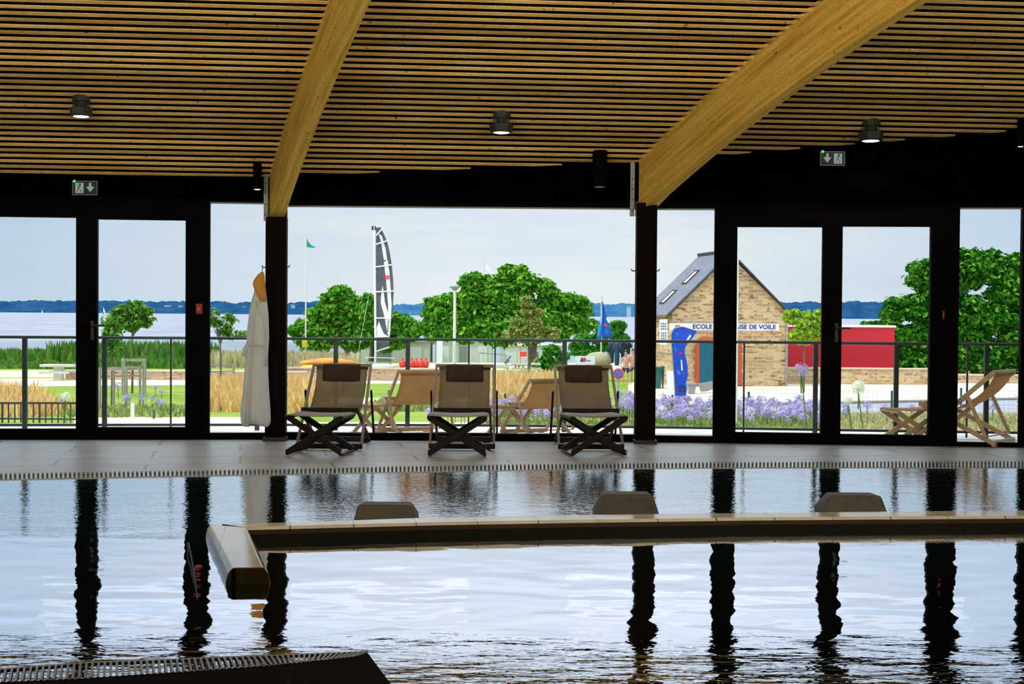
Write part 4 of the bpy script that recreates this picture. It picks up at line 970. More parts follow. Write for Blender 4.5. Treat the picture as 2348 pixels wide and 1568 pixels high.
for x, y, Y, rp, root, used, lb in ((1838, 849, 19.5, 17, purb, upb, 'tall lilac agapanthus close behind the railing before the crimson hut'), (1968, 888, 19.5, 16, whib, uwb, 'large white agapanthus in bloom right of the door mullion'), (1945, 919, 19.5, 11, whib, uwb, 'smaller white agapanthus bud below the large white one'), (150, 909, 26, 11, whib, uwb, 'white agapanthus above the black iron fence on the left'), (142, 918, 26, 6, purb, upb, 'small lilac agapanthus just under the white one on the left')):
    o = tall(x, y, Y, rp, root, used, lb)
    # long stalk down to the planting bank
    p = A(x, y, Y); zb = gz(Y); st = MB().tube([(p.x, p.y, p.z - .05), (p.x + .06, p.y + .02, (p.z + zb) / 2), (p.x + .14, p.y, zb)], .008, 6)
    s = st.build('long_stalk', M['stem']); s.parent = o; s.location = (Vector(s.location) - o.location) / o.scale[0]; s.rotation_euler = (0, 0, -o.rotation_euler[2]); s.scale = (1 / o.scale[0],) * 3
    v = Vector(s.location); v.rotate(Matrix.Rotation(-o.rotation_euler[2], 3, 'Z')); s.location = v

# ------------------------------------------------------------------ left garden furniture
def guard(x0, x1, xd, yt, yb, Y, label, posts_px, name='tree_guard'):
    """rectangular timber guard round a young tree: stakes and top rails"""
    k = Y / 3200; base = A((x0 + x1) / 2, yb, Y); root = empty(name, (base.x, Y, gz(Y)), label, 'tree guard', 'timber guards round young trees')
    zt = A(x0, yt, Y).z; a = A(x0, yt, Y).x; b = A(x1, yt, Y).x; dY = (b - a) * .8
    cs = [(a, Y), (b, Y), (b + xd * k, Y + dY), (a + xd * k, Y + dY)]
    for (x, y) in cs: MB().tube([(x, y, gz(Y) - .1), (x, y, zt + .05)], .045, 8).build('stake', M['stake'], root)
    for i in range(4):
        p, q = cs[i], cs[(i + 1) % 4]; MB().bar((p[0], p[1], zt), (q[0], q[1], zt), .04, .09).build('cross_rail', M['stake'], root)
    MB().bar((cs[0][0], cs[0][1], zt - .25), (cs[2][0], cs[2][1], zt - .25), .02, .05).build('tie', M['stake'], root)
guard(229, 290, 18, 846, 915, 47, 'timber tree guard with thick stakes just behind the left door', None)
guard(285, 333, -15, 826, 895, 56, 'slimmer timber tree guard round the bushy young tree', None)
guard(482, 536, -10, 838, 885, 58, 'timber tree guard round the sparse tree left of the bathrobe', None)
def stable(x, y, w, h, Y, label):
    k = Y / 3200; p = A(x, y, Y); zt = p.z; W = w * k; zg = gz(Y)
    root = empty('picnic_table', (p.x, Y, zg), label, 'table')
    MB().box((p.x, Y, zt), (W, W * .45, .12)).build('table_top', M['concrete'], root, bevel=.02)
    MB().box((p.x, Y, (zt + zg) / 2), (W * .22, W * .3, zt - zg)).build('pedestal', M['concrete'], root)
    for s_ in (-1, 1):
        MB().box((p.x + s_ * 0, Y + s_ * W * .42, zg + .42), (W * .85, .3, .1)).build('bench', M['concrete'], root)
stable(135, 838, 78, 34, 68, 'pale concrete picnic table before the dune grass on the left')
# stone garden wall left & middle
def stonewall(x0, x1, yt, yb, Y, m, label, name='stone_wall', d=.4):
    a = A(x0, yt, Y); b = A(x1, yt, Y); zt = (a.z + b.z) / 2; o = MB().box(((a.x + b.x) / 2, Y + d / 2, (zt + gz(Y)) / 2 - .05), (b.x - a.x, d, zt - gz(Y) + .1)).build(name, m); tag(o, label, 'wall'); 
    MB().box(((a.x + b.x) / 2, Y + d / 2, zt + .02), (b.x - a.x + .06, d + .1, .07)).build('coping', M['sandp'], o); return o
stonewall(150, 700, 852, 868, 69, M['stonep'], 'low rubble stone garden wall behind the left lawn')
stonewall(655, 1120, 846, 872, 70, M['stonep'], 'low rubble stone wall behind the left and middle deck chairs')
# black iron fence
fe = empty('iron_fence', A(85, 950, 42), 'black iron bar fence on the left below the golden grass', 'fence'); fe.location.z = GZ
a, b = A(-80, 924, 42), A(176, 924, 42); zt = a.z
MB().bar(a, b, .05, .06).build('top_rail', M['iron'], fe)
bars = MB(); n = 19
for i in range(n):
    x = a.x + (b.x - a.x) * i / (n - 1); t = MB(); t.bar((x, 42, GZ + .02), (x, 42, zt), .035 if i % 6 else .09, .035, (1, 0, 0)); t.build('bar', M['iron'], fe)
MB().bar((a.x, 42, GZ + .14), (b.x, 42, GZ + .14), .05, .05).build('bottom_rail', M['iron'], fe)

# green garden fence posts
fence = empty('wire_fence', A(1800, 950, 49), 'low wire fence on short green posts before the road', 'fence'); fence.location.z = GZ
fx = [(1158, 903), (1380, 900), (1542, 905), (1717, 898), (1890, 900), (2045, 896), (2204, 889), (2400, 886)]; pts = []
for x, y in fx:
    Y = 49; p = A(x, y, Y); pts.append(p); MB().tube([(p.x, Y, GZ - .1), (p.x, Y, p.z)], .04, 8).build('post', M['postG'], fence)
w = MB()
for i in range(len(pts) - 1):
    for k in range(7):
        z0 = GZ + .1 + k * .12; w.bar((pts[i].x, 49, z0), (pts[i + 1].x, 49, z0), .006, .006)
    m_ = int((pts[i + 1].x - pts[i].x) / .16)
    for k in range(m_):
        x = pts[i].x + (pts[i + 1].x - pts[i].x) * k / m_; w.bar((x, 49, GZ + .05), (x, 49, GZ + .85), .005, .005, (1, 0, 0))
w.build('wire_mesh', M['wire'], fence)
p = A(353, 940, 44); o = MB().tube([(p.x, 44, GZ), (p.x, 44, p.z)], .035, 8).build('bollard', M['postG']); tag(o, 'short thin green post on the left lawn', 'post')
p = A(304, 924, 44); o = MB().box((p.x, 44, (p.z + GZ) / 2), (.11, .08, p.z - GZ)).build('bollard', M['white2']); tag(o, 'short white marker post before the left lawn', 'post')

# ------------------------------------------------------------------ sailing school house
HY = 67.0; hc = A(1674, 581, HY); phi = R(10); ux = Vector((math.cos(phi), math.sin(phi), 0)); uy = Vector((-math.sin(phi), math.cos(phi), 0))
HB = Vector((hc.x, HY, GZ)); HW = 2.86; ze = A(1540, 712, 66.5).z; za = hc.z; Ld = 4.7
def hp(u, v, z): return HB + ux * u + uy * v + Vector((0, 0, z - GZ))
house_ = empty('stone_house', HB, 'stone sailing school house with steep slate roof behind the right windows', 'house')
mb = MB(); gab = [hp(-HW, 0, GZ), hp(HW, 0, GZ), hp(HW, 0, ze), hp(0, 0, za - .1), hp(-HW, 0, ze)]
mb.prism(gab, uy * Ld); mb.build('stone_walls', M['stone'], house_)
mb = MB(); sl = (za - ze) / HW
for sx in (-1, 1):
    e = sx * (HW + .32); z_e = za - abs(e) * sl + .02
    top_, bot_ = hp(0, -.16, za + .02), hp(e, -.16, z_e)
    nrm = Vector((0, 0, .09)); mb.add([top_, bot_, bot_ + nrm, top_ + nrm] + [q + uy * (Ld + .3) for q in (top_, bot_, bot_ + nrm, top_ + nrm)], [(0, 1, 2, 3), (7, 6, 5, 4), (3, 2, 6, 7), (0, 4, 5, 1), (1, 5, 6, 2), (0, 3, 7, 4)])
mb.build('slate_roof', M['slate'], house_)
mb = MB()
for sx in (-1, 1): 
    e = sx * (HW + .34); mb.bar(hp(0, -.18, za), hp(e, -.18, za - abs(e) * sl), .05, .16, uy)
mb.build('verge_board', M['verge'], house_)
MB().bar(hp(0, -.2, za + .12), hp(0, Ld + .15, za + .12), .2, .14).build('ridge_cap', M['verge'], house_)
for k, (t, v) in enumerate(((.40, 2.2), (.72, 2.6))):
    zc = za - t * (HW + .3) * sl; c = hp(-t * (HW + .3), v, zc + .12); sk = MB(); a0 = Vector((ux.x * -1, ux.y * -1, -sl)).normalized()
    for wd in (-.32, .32): sk.bar(c + uy * wd - a0 * .45, c + uy * wd + a0 * .45, .09, .08)
    for ln in (-.45, .45): sk.bar(c + a0 * ln - uy * .35, c + a0 * ln + uy * .35, .09, .08)
    s_ = sk.build('skylight', M['verge'], house_)
    MB().prism([c - uy * .28 - a0 * .4, c + uy * .28 - a0 * .4, c + uy * .28 + a0 * .4, c - uy * .28 + a0 * .4], (0, 0, .02)).build('pane', M['white'], s_)
# sign board
def onw(x, y, off=-.04):
    n = -uy; d = ray(x, y); k = (HB + uy * off - EYE).dot(n) / d.dot(n); return EYE + d * k
def plate(name, x0, x1, y0, y1, off, th, m, parent):
    c = [onw(x0, y1, off), onw(x1, y1, off), onw(x1, y0, off), onw(x0, y0, off)]; z0 = (c[0].z + c[1].z) / 2; z1 = (c[2].z + c[3].z) / 2
    for p in c[:2]: p.z = z0
    for p in c[2:]: p.z = z1
    return MB().prism(c, uy * th).build(name, m, parent), c
sg, c = plate('sign_board', 1536, 1786, 741.5, 757.5, -.07, .06, M['white'], house_)
def text(s, name, size, loc, rz, m, parent, align='LEFT', ex=.01, tilt=90, xs=1.0):
    cu = bpy.data.curves.new(name, 'FONT'); cu.body = s; cu.size = size; cu.extrude = ex; cu.align_x = align; cu.align_y = 'CENTER'; cu.offset = size * .012
    o = bpy.data.objects.new(name, cu); COL.objects.link(o); cu.materials.append(m); o.rotation_euler = (R(tilt), 0, rz); o.scale = (xs, 1, 1)
    o.parent = parent; o.location = Vector(loc) - wloc(parent)
    bpy.context.view_layer.update(); me = bpy.data.meshes.new_from_object(o.evaluated_get(bpy.context.evaluated_depsgraph_get())); me.materials.clear(); me.materials.append(m)
    q = bpy.data.objects.new(name, me); COL.objects.link(q); q.rotation_euler = o.rotation_euler; q.scale = o.scale; q.parent = parent; q.location = o.location; bpy.data.objects.remove(o); q.name = name; return q
bpy.context.view_layer.update()
tz = (c[0].z + c[2].z) / 2
a_ = onw(1588, 750, -.09); b_ = onw(1778, 750, -.09)
t1 = text('ECOLE FRANCAISE DE VOILE', 'lettering', .30, (a_.x, a_.y, tz), phi, M['navy'], sg)
bpy.context.view_layer.update()
wd = t1.dimensions.x; t1.scale = ((b_ - a_).length / max(wd, .01), 1, 1)
em = MB(); q = onw(1548, 750, -.085)
for k in range(3): em.bar(q + ux * (.02 + k * .07) + Vector((0, 0, -.1)), q + ux * (.05 + k * .08) + Vector((0, 0, .11 - k * .02)), .03, .01, uy)
em.build('logo_marks', M['navy'], sg)
em = MB(); em.bar(q + ux * .16 + Vector((0, 0, .10)), q + ux * .27 + Vector((0, 0, .02)), .03, .01, uy); em.bar(q + ux * .27 + Vector((0, 0, .03)), q + ux * .25 + Vector((0, 0, -.1)), .03, .01, uy); em.build('logo_marks', M['redink'], sg)
# poster on the wall left of the sign
po, c = plate('wall_poster', 1513, 1530, 732, 790, -.30, .04, M['white'], house_)
em = MB()
for r_, y in enumerate((742, 748, 754, 764, 770, 776)):
    for cc in range(3):
        q = onw(1517 + cc * 4.5, y, -.31); em.box(q, (.05, .01, .07))
em.build('poster_print', M['navy'], po)
# door with brick surround
dr, c = plate('entrance_door', 1604, 1642, 787, 884, -.03, .04, M['teal'], house_)
ds = MB(); cc = [onw(1591, 790, -.06)]
for k in range(10):
    y0 = 787 + k * 9.7; x0 = 1591 if k % 2 else 1595; q = [onw(x0, y0 + 9.5, -.06), onw(1604, y0 + 9.5, -.06), onw(1604, y0, -.06), onw(x0, y0, -.06)]; ds.prism(q, uy * .07)
    x0 = 1697 if k % 2 else 1694; 
for k in range(10): q = [onw(1604 + k * 9, 786, -.06), onw(1612.5 + k * 9, 786, -.06), onw(1613 + k * 9, 774 - (2 if k % 2 else 0), -.06), onw(1604 + k * 9, 774 - (2 if k % 2 else 0), -.06)]; ds.prism(q, uy * .07)
for k in range(10):
    y0 = 787 + k * 9.7; x1 = 1703 if k % 2 else 1700; q = [onw(1692, y0 + 9.5, -.06), onw(x1, y0 + 9.5, -.06), onw(x1, y0, -.06), onw(1692, y0, -.06)]; ds.prism(q, uy * .07)
ds.build('brick_surround', M['brick'], house_)
dp = MB(); q = onw(1804, 800, -.08); dp.tube([(q.x, q.y, GZ), (q.x, q.y, ze - .15)], .05, 8); dp.build('downpipe', M['grey'], house_)
# things before the house
def boxy(name, x0, x1, y0, y1, Y, d, m, label, cat, lid=True):
    a = A(x0, y1, Y); b = A(x1, y0, Y); zg = gz(Y); z1 = b.z
    o = MB().loft([[Vector((a.x + .05, Y, zg)), Vector((b.x - .05, Y, zg)), Vector((b.x - .05, Y + d, zg)), Vector((a.x + .05, Y + d, zg))], [Vector((a.x, Y, z1)), Vector((b.x, Y, z1)), Vector((b.x, Y + d, z1)), Vector((a.x, Y + d, z1))]]).build(name, m); tag(o, label, cat)
    if lid: MB().box(((a.x + b.x) / 2, Y + d / 2, z1 + .03), (b.x - a.x + .08, d + .1, .07)).build('lid', m, o)
    return o
boxy('refuse_bin', 1490, 1518, 845, 885, 64.5, .7, M['binG'], 'green wheeled refuse bin standing left of the house wall', 'bin')
boxy('refuse_bin', 1518, 1524, 840, 885, 64.8, .5, M['binG'], 'narrow green post box beside the wheeled refuse bin', 'bin', False)
o = MB().box((A(1537, 868, 63).x, 63, GZ + .45), (.3, .12, .9)).build('white_board', M['white']); tag(o, 'small white board leaning behind the feather banner', 'board')
boxy('storage_chest', 1578, 1596, 882, 900, 60, .6, M['grey'], 'low grey chest right of the feather banner', 'chest')
MBq = MB(); q = [A(x, y, 61) for x, y in ((1602, 880), (1640, 874), (1640, 890), (1622, 897), (1608, 898))]; o = MBq.prism(q, (0, .3, 0)).build('dinghy_cover', M['grey']); tag(o, 'grey covered dinghy end before the teal door', 'boat')

# feather banner
bY = 50.0
def outline(name, pts, Y, th, m, parent=None, wav=0):
    P_ = [A(x, y, Y) for x, y in pts]; return MB().prism(P_, (0, th, 0)).build(name, m, parent)
bn = empty('feather_banner', (A(1558, 921, bY).x, bY, GZ), 'tall blue printed feather banner before the stone house', 'banner')
bp = [(1540, 762), (1543, 756), (1550, 752), (1560, 750), (1572, 750.5), (1585, 754), (1598, 760), (1588, 775), (1578, 785), (1571, 797), (1570, 810), (1573, 822), (1577, 841), (1577, 860), (1574.5, 875), (1575, 890), (1573.5, 905), (1571.5, 921), (1549, 921), (1547, 880), (1544, 833), (1541, 790)]
o = outline('banner_cloth', bp, bY, .03, M['banner'], bn)
MB().tube([A(1550, 985, bY), A(1547, 880, bY), A(1540, 790, bY), A(1539, 765, bY), A(1546, 753, bY), A(1565, 749, bY), A(1598, 759, bY)], .02, 6).build('banner_pole', M['grey'], bn)
for pts, m_ in (([(1571, 784), (1581, 768), (1584, 767), (1585, 771), (1575, 785)], 'white'), ([(1561, 824), (1564, 826), (1566, 850), (1562, 849)], 'sailw'), ([(1556, 810), (1563, 806), (1564, 812), (1557, 813)], 'redink'), ([(1552, 890), (1560, 883), (1572, 884), (1571, 897), (1560, 900)], 'navy')):
    outline('print_motif', pts, bY - .012, .01, M[m_], o)

# crimson hut and boundary wall
ch = empty('crimson_hut', (A(1930, 845, 73).x, 73, GZ), 'crimson timber hut with white roof edge behind the stone boundary wall', 'hut')
a, b = A(1808, 748, 73), A(2052, 748, 73); z0 = GZ
MB().box(((a.x + b.x) / 2, 73 + 1.5, (a.z + z0) / 2), (b.x - a.x, 3, a.z - z0)).build('boards', M['redpanel'], ch)
MB().box(((a.x + b.x) / 2, 73 + 1.5, a.z + .03), (b.x - a.x + .1, 3.1, .10)).build('roof_edge', M['white'], ch)
stonewall(1806, 2140, 846, 885, 70, M['stone'], 'pale stone boundary wall in front of the crimson hut', d=.5)
stonewall(2140, 2700, 862, 885, 72, M['stonep'], 'shaded stone wall under the big dark tree', d=.5)

# ------------------------------------------------------------------ poles and flags
def pole(name, x, yt, yb, Y, r, m, label, cat):
    t = A(x, yt, Y); zb = gz(Y); root = empty(name, (t.x, Y, zb), label, cat); MB().tube([(t.x, Y, zb), (t.x, Y, t.z)], [r, r * .8], 8).build('pole', m, root); return root, t
fp, t = pole('flagpole', 702, 526, 830, 90, .05, M['white2'], 'thin flagpole with small green pennant at the left of the wide window', 'flagpole')
outline('green_pennant', [(702.5, 543), (706, 553), (713, 561), (725, 568), (713, 568), (703, 566)], 90, .04, M['greenflag'], fp)
MB().box(A(698, 788, 90), (.3, .1, .5)).build('yellow_sign', M['yellow'], fp)
fp, t = pole('flagpole', 1693.5, 380, 985, 43, .045, M['white'], 'tall white flagpole beside the black frame of the right doors', 'flagpole')
fp, t = pole('flagpole', 1110, 593, 830, 100, .04, M['white2'], 'flagpole with white pennant rising above the largest tree', 'flagpole')
outline('white_pennant', [(1111, 600), (1118, 607), (1124, 616), (1127, 624), (1118, 620), (1110, 618)], 100, .04, M['sailw'], fp)
fp, t = pole('flagpole', 1379.5, 680, 830, 75, .05, M['concrete'], 'pale flagpole with drooping blue flag', 'flagpole')
fl = []
for i in range(9):
    tt = i / 8; y = 692 + 84 * tt; l = 1379 - 11 * max(0, tt - .3) / .7; r_ = 1382 + 23 * min(1, tt * 1.05) ** .9
    fl.append([A(l + (r_ - l) * k / 8, y + 2 * math.sin(k), 75 + .08 * math.sin(k * 1.7 + i * .3)) for k in range(9)])
bf = MB().sheet(fl).build('blue_flag', M['blue'], fp, smooth=True, solid=.03)
outline('flag_motif', [(1384, 744), (1390, 741), (1394, 745), (1390, 749), (1385, 748)], 74.8, .02, M['redink'], bf)
outline('flag_motif', [(1392, 727), (1396, 733), (1399, 741), (1394, 739), (1390, 731)], 74.8, .02, M['sailw'], bf)
lp = empty('street_lamp', (A(1043, 830, 75).x, 75, GZ), 'white street lamp with wide flat head in the middle of the window', 'street lamp'); t = A(1043, 664, 75)
MB().tube([(t.x, 75, GZ), (t.x, 75, t.z)], [.09, .07], 10).build('lamp_post', M['white2'], lp)
MB().loft([[Vector((t.x + r_ * math.cos(a), 75 + r_ * math.sin(a), z)) for a in [2 * math.pi * j / 14 for j in range(14)]] for r_, z in ((.09, t.z - .04), (.22, t.z + .08), (.30, t.z + .14), (.28, t.z + .2))]).build('lamp_head', M['grey'], lp)

# ------------------------------------------------------------------ catamaran
cY = 76.0; cb = A(870, 848, cY); cat = empty('catamaran', (cb.x, cY, GZ), 'beached catamaran with tall dark and white sail', 'catamaran')
MB().tube([A(858, 519, cY), A(860.5, 700, cY), A(861, 834, cY)], .06, 8).build('mast', M['white'], cat)
MB().box(A(857, 523, cY), (.22, .1, .22)).build('mast_head', M['iron'], cat)
sail = [(862, 522), (873, 521), (880, 536), (888, 554), (894, 580), (898, 606), (901, 636), (902.5, 668), (901, 700), (897, 735), (893, 771), (890, 795), (876, 801), (862, 808)]
so = outline('sail', sail, cY, .03, M['saild'], cat)
for pts in ([(867, 535), (873, 550), (880, 595), (888, 598), (884, 570), (875, 540)], [(880, 600), (889, 597), (893, 625), (896, 665), (898, 700), (894, 770), (888, 765), (890, 700), (886, 650)], [(877, 655), (880, 670), (882, 690), (890, 720), (893, 735), (889, 765), (880, 720), (873, 695), (874, 675)], [(869, 737), (873, 748), (880, 765), (888, 770), (864, 770), (863, 752)]):
    outline('sail_window', pts, cY - .012, .008, M['sailw'], so)
for (x0, y0, x1, y1) in ((862, 540, 877, 524), (862, 560, 888, 552), (861, 612, 898, 607), (862, 669, 902, 667), (861, 729, 897, 729), (861, 772, 893, 771)):
    MB().bar(A(x0, y0, cY - .03), A(x1, y1, cY - .03), .05, .07).build('batten', M['white'], so)
text('88', 'sail_number', .34, A(886, 636, cY - .03), 0, M['redink'], so, 'CENTER')
MB().tube([A(862, 806, cY), A(893, 796, cY)], .045, 8).build('boom', M['white2'], cat)
MB().tube([A(845, 680, cY), A(817, 832, cY)], .012, 5).build('stay', M['white2'], cat)
for (x, dY) in ((872, -1.1), (872, 1.1)):
    h = []
    for k in range(11):
        t = k / 10; e = math.sin(math.pi * min(1, t * 1.05 + .02)) ** .5; c = A(812 + 112 * t, 838 + (2 - 5 * t * t), cY + dY); h.append([c + Vector((0, .16 * e * math.cos(a), .2 * e * math.sin(a) - .06)) for a in [2 * math.pi * j / 10 for j in range(10)]])
    MB().loft(h).build('hull', M['white'], cat, smooth=True)
for x in (842, 895): MB().bar(A(x, 832, cY - 1.2), A(x, 832, cY + 1.2), .08, .08).build('cross_beam', M['grey'], cat)
MB().bar(A(838, 819, cY), A(905, 821, cY), .05, .05).build('crossbar', M['white'], cat)
MB().box(A(870, 834, cY), (1.1, 1.9, .03)).build('trampoline', M['iron'], cat)

# kayak
kc = []
for k in range(17):
    t = k / 16; e = max(.04, math.sin(math.pi * t) ** .6); x = 685 + 133 * t; c = A(x, 831 + 3 * abs(t - .5), 79); kc.append([c + Vector((0, .35 * e * math.cos(a), (.24 * e * math.sin(a)) + .02)) for a in [2 * math.pi * j / 12 for j in range(12)]])
ky = MB().loft(kc).build('kayak', M['kayak'], smooth=True); tag(ky, 'long orange kayak hull lying behind the left deck chair', 'kayak')
kc2 = []
for k in range(13):
    t = k / 12; e = max(.05, math.sin(math.pi * t) ** .6); x = 687 + 60 * t; c = A(x, 842, 77.5); kc2.append([c + Vector((0, .3 * e * math.cos(a), (.14 * e * math.sin(a)))) for a in [2 * math.pi * j / 12 for j in range(12)]])
ky = MB().loft(kc2).build('kayak', M['yellow'], smooth=True); tag(ky, 'short yellow kayak under the orange one', 'kayak')
rk = MB()
for x in (700, 740, 800): p = A(x, 840, 78.5); rk.box((p.x, 78.5, (p.z + GZ) / 2), (.1, 1.2, p.z - GZ))
o = rk.build('kayak_rack', M['stake']); tag(o, 'low timber rack under the kayaks', 'rack')

# red buoys
by = None
for i, x in enumerate((922, 934, 944, 954, 965, 976)):
    p = A(x, 835, 74)
    if by is None:
        by = MB(); by.ball(p, .17, 12, 9, sc=(1, 1, 1.4)); by.tube([p + Vector((0, 0, .2)), p + Vector((.02, 0, .34))], .05, 8)
        by = by.build('buoy', M['redbuoy'], smooth=True, base=(p.x, p.y, p.z - .24)); tag(by, 'red plastic buoy in the row above the outdoor chair back', 'buoy', 'row of red buoys')
    else:
        c = by.copy(); COL.objects.link(c); c.location = (p.x, p.y + .1 * (i % 2), p.z - .24)
p = A(948, 846, 74); bw_ = MB().box((p.x, 74.1, p.z + .02), (1.7, .5, .12)); 
for x in (925, 972): bw_.box((A(x, 850, 74).x, 74.1, (p.z + GZ) / 2), (.1, .4, p.z - GZ))
o = bw_.build('wooden_stand', M['stake']); tag(o, 'low stand carrying the red buoys', 'stand')

# low white building and beach hut bits
def lowb(x0, x1, y0, Y, m, label, d=4):
    a, b = A(x0, y0, Y), A(x1, y0, Y); zb = gz(Y); o = MB().box(((a.x + b.x) / 2, Y + d / 2, (a.z + zb) / 2), (b.x - a.x, d, a.z - zb)).build('low_building', m); tag(o, label, 'building')
    MB().box(((a.x + b.x) / 2, Y + d / 2, a.z + .05), (b.x - a.x + .3, d + .3, .12)).build('flat_roof', M['white2'], o)
    for k in range(3):
        x = a.x + (b.x - a.x) * (k + .5) / 3; MB().box((x, Y - .02, (a.z + zb) / 2 - .1), ((b.x - a.x) * .16, .05, (a.z - zb) * .7)).build('shutter', M['grey'] if k % 2 else M['white'], o)
lowb(772, 985, 781, 101, M['white2'], 'low pale beach building behind the boat and left tree')
lowb(998, 1128, 779, 102, M['white2'], 'low white beach building behind the street lamp')
lowb(1146, 1300, 793, 103, M['white'], 'low white sheds under the largest tree')
o = MB().box((A(1008, 805, 72).x, 72, (A(1008, 779, 72).z + GZ) / 2), (.30, .2, A(1008, 779, 72).z - GZ)).build('white_pillar', M['white']); tag(o, 'tall white square pillar right of the red buoys', 'pillar')
# beige boulder, logo panel, no-parking sign
bd = MB().ball(A(1372, 826, 72), .72, 14, 10, sc=(1, .7, .62)).build('boulder', M['boulder'], smooth=True); tag(bd, 'beige boulder below the blue flag', 'boulder')
pn = empty('logo_panel', (A(1340, 830, 69).x, 69, GZ), 'white panel with blue and red logo above the right deck chair', 'sign')
a, b = A(1319, 816, 69), A(1364, 836, 69); MB().box(((a.x + b.x) / 2, 69, (a.z + b.z) / 2), (b.x - a.x, .05, a.z - b.z)).build('panel', M['white'], pn)
for x in (1323, 1360): MB().bar((A(x, 830, 69).x, 69.03, GZ), (A(x, 830, 69).x, 69.03, a.z - .1), .05, .05, (1, 0, 0)).build('leg', M['grey'], pn)
for pts, m_ in (([(1330, 829), (1333, 820), (1336, 820), (1337, 829)], 'navy'), ([(1337, 829), (1338, 819), (1344, 822), (1343, 829)], 'redink'), ([(1345, 826), (1354, 826), (1354, 827.5), (1345, 827.5)], 'navy')):
    outline('logo_marks', pts, 68.96, .01, M[m_], pn)
ns = empty('no_parking_sign', (A(1418, 900, 60).x, 60, GZ), 'round red and blue no parking sign beside the right column', 'road sign'); c = A(1418, 857, 60)
def disc(r, y0, th, m_, nm, par, cc=c):
    MB().tube([cc + Vector((0, y0, 0)), cc + Vector((0, y0 - th, 0))], r, 24).build(nm, m_, par)
disc(.245, .0, .02, M['white'], 'plate', ns); disc(.235, -.02, .01, M['redink'], 'red_ring', ns); disc(.165, -.03, .01, M['blue'], 'blue_disc', ns)
MB().bar(c + Vector((-.14, -.05, .14)), c + Vector((.14, -.05, -.14)), .045, .01, (0, 1, 0)).build('red_stroke', M['redink'], ns); MB().tube([(c.x, 60.03, GZ), (c.x, 60.03, c.z)], .03, 8).build('pole', M['grey'], ns)

# picnic tables, chairs by the beach
def ptable(x0, x1, y, Y, label):
    a, b = A(x0, y, Y), A(x1, y, Y); zg = gz(Y); root = empty('picnic_table', ((a.x + b.x) / 2, Y, zg), label, 'table'); W = b.x - a.x; cx = (a.x + b.x) / 2
    MB().box((cx, Y, a.z), (W, .8, .08)).build('table_top', M['concrete'], root)
    for s_ in (-1, 1):
        MB().box((cx, Y + s_ * .75, zg + .45), (W, .28, .06)).build('bench', M['concrete'], root)
        l = MB(); x = cx + s_ * W * .35; l.bar((x, Y - .8, zg), (x, Y + .2, a.z), .09, .09); l.bar((x, Y + .8, zg), (x, Y - .2, a.z), .09, .09); l.build('leg', M['concrete'], root)
ptable(1172, 1240, 834, 76, 'pale picnic table behind the golden grass right of the middle deck chair')
ptable(1130, 1168, 842, 80, 'pale bench table partly seen right of the middle deck chair')
ptable(80, 0, 0, 1, '') if False else None
def bchair(x, y, Y, m_, label, fl=1):
    p = A(x, y, Y); s = Y / 3200 * 18; root = empty('beach_chair', (p.x, Y, gz(Y)), label, 'beach chair'); z = p.z - s * .4
    MB().prism([(p.x - fl * s * .3, Y, z), (p.x + fl * s * .5, Y, z + s), (p.x + fl * s * .6, Y, z + s * .95), (p.x - fl * s * .15, Y, z - s * .05)], (0, .5, 0)).build('cloth', m_, root)
    MB().bar((p.x - s * .5, Y + .2, gz(Y)), (p.x + s * .3, Y + .2, z + s * .4), .05, .05).build('leg', M['stake'], root); MB().bar((p.x + s * .5, Y + .2, gz(Y)), (p.x - s * .3, Y + .2, z + s * .2), .05, .05).build('leg', M['stake'], root)
bchair(1162, 826, 82, M['dnavy'], 'navy beach chair left of the olive young tree')
bchair(1190, 830, 82, M['yellow'], 'yellow beach chair left of the young tree trunk')
bchair(1200, 832, 81, M['lblue'], 'pale blue beach chair at the young tree trunk')
bchair(1222, 830, 82, M['orange'], 'orange beach chair right of the young tree trunk')
p = A(1200, 812, 90); o = MB().box(p, (.45, .3, .30)); o.bar((p.x - .2, 90, GZ), (p.x - .2, 90, p.z + .5), .05, .05, (1, 0, 0)); o = o.build('red_locker', M['redbuoy']); tag(o, 'small red box on a post behind the young tree', 'box')
o = MB().bar(A(1098, 809, 90), A(1160, 814, 90), .06, .08); o.bar(A(1098, 809, 90), A(1098, 832, 90), .05, .05, (1, 0, 0)); o.bar(A(1160, 814, 90), A(1160, 832, 90), .05, .05, (1, 0, 0)); o = o.build('hand_rail', M['grey']); tag(o, 'grey horizontal rail right of the street lamp', 'rail')

# wetsuits on a rack and people
def hang(x, y0, y1, w, Y, m_, label):
    a = A(x, y0, Y); k = Y / 3200; h = (y1 - y0) * k; W = w * k / 2; rings = []
    for t, ww in ((0, .35), (.06, .9), (.15, 1), (.45, .72), (.55, .8), (.95, .7), (1, .6)):
        rings.append([Vector((a.x + W * ww * math.cos(q), Y + .08 * math.sin(q), a.z - h * t)) for q in [2 * math.pi * j / 12 for j in range(12)]])
    o = MB().loft(rings).build('wetsuit', m_, smooth=True); tag(o, label, 'wetsuit', 'wetsuits hanging on the rack')
    for s in (-1, 1): MB().tube([(a.x + s * W * .8, Y, a.z - h * .07), (a.x + s * W * 1.15, Y, a.z - h * .45)], [.07, .05], 8).build('sleeve', m_, o, smooth=True)
rkk = empty('wetsuit_rack', (A(1415, 850, 72).x, 72, GZ), 'thin metal rack holding the wetsuits left of the right column', 'rack')
MB().bar(A(1396, 785, 72), A(1450, 783, 72), .04, .04).build('top_bar', M['grey'], rkk)
for x in (1396, 1450): q = A(x, 784, 72); MB().bar((q.x, 72, GZ), (q.x, 72, q.z), .04, .04, (1, 0, 0)).build('post', M['grey'], rkk)
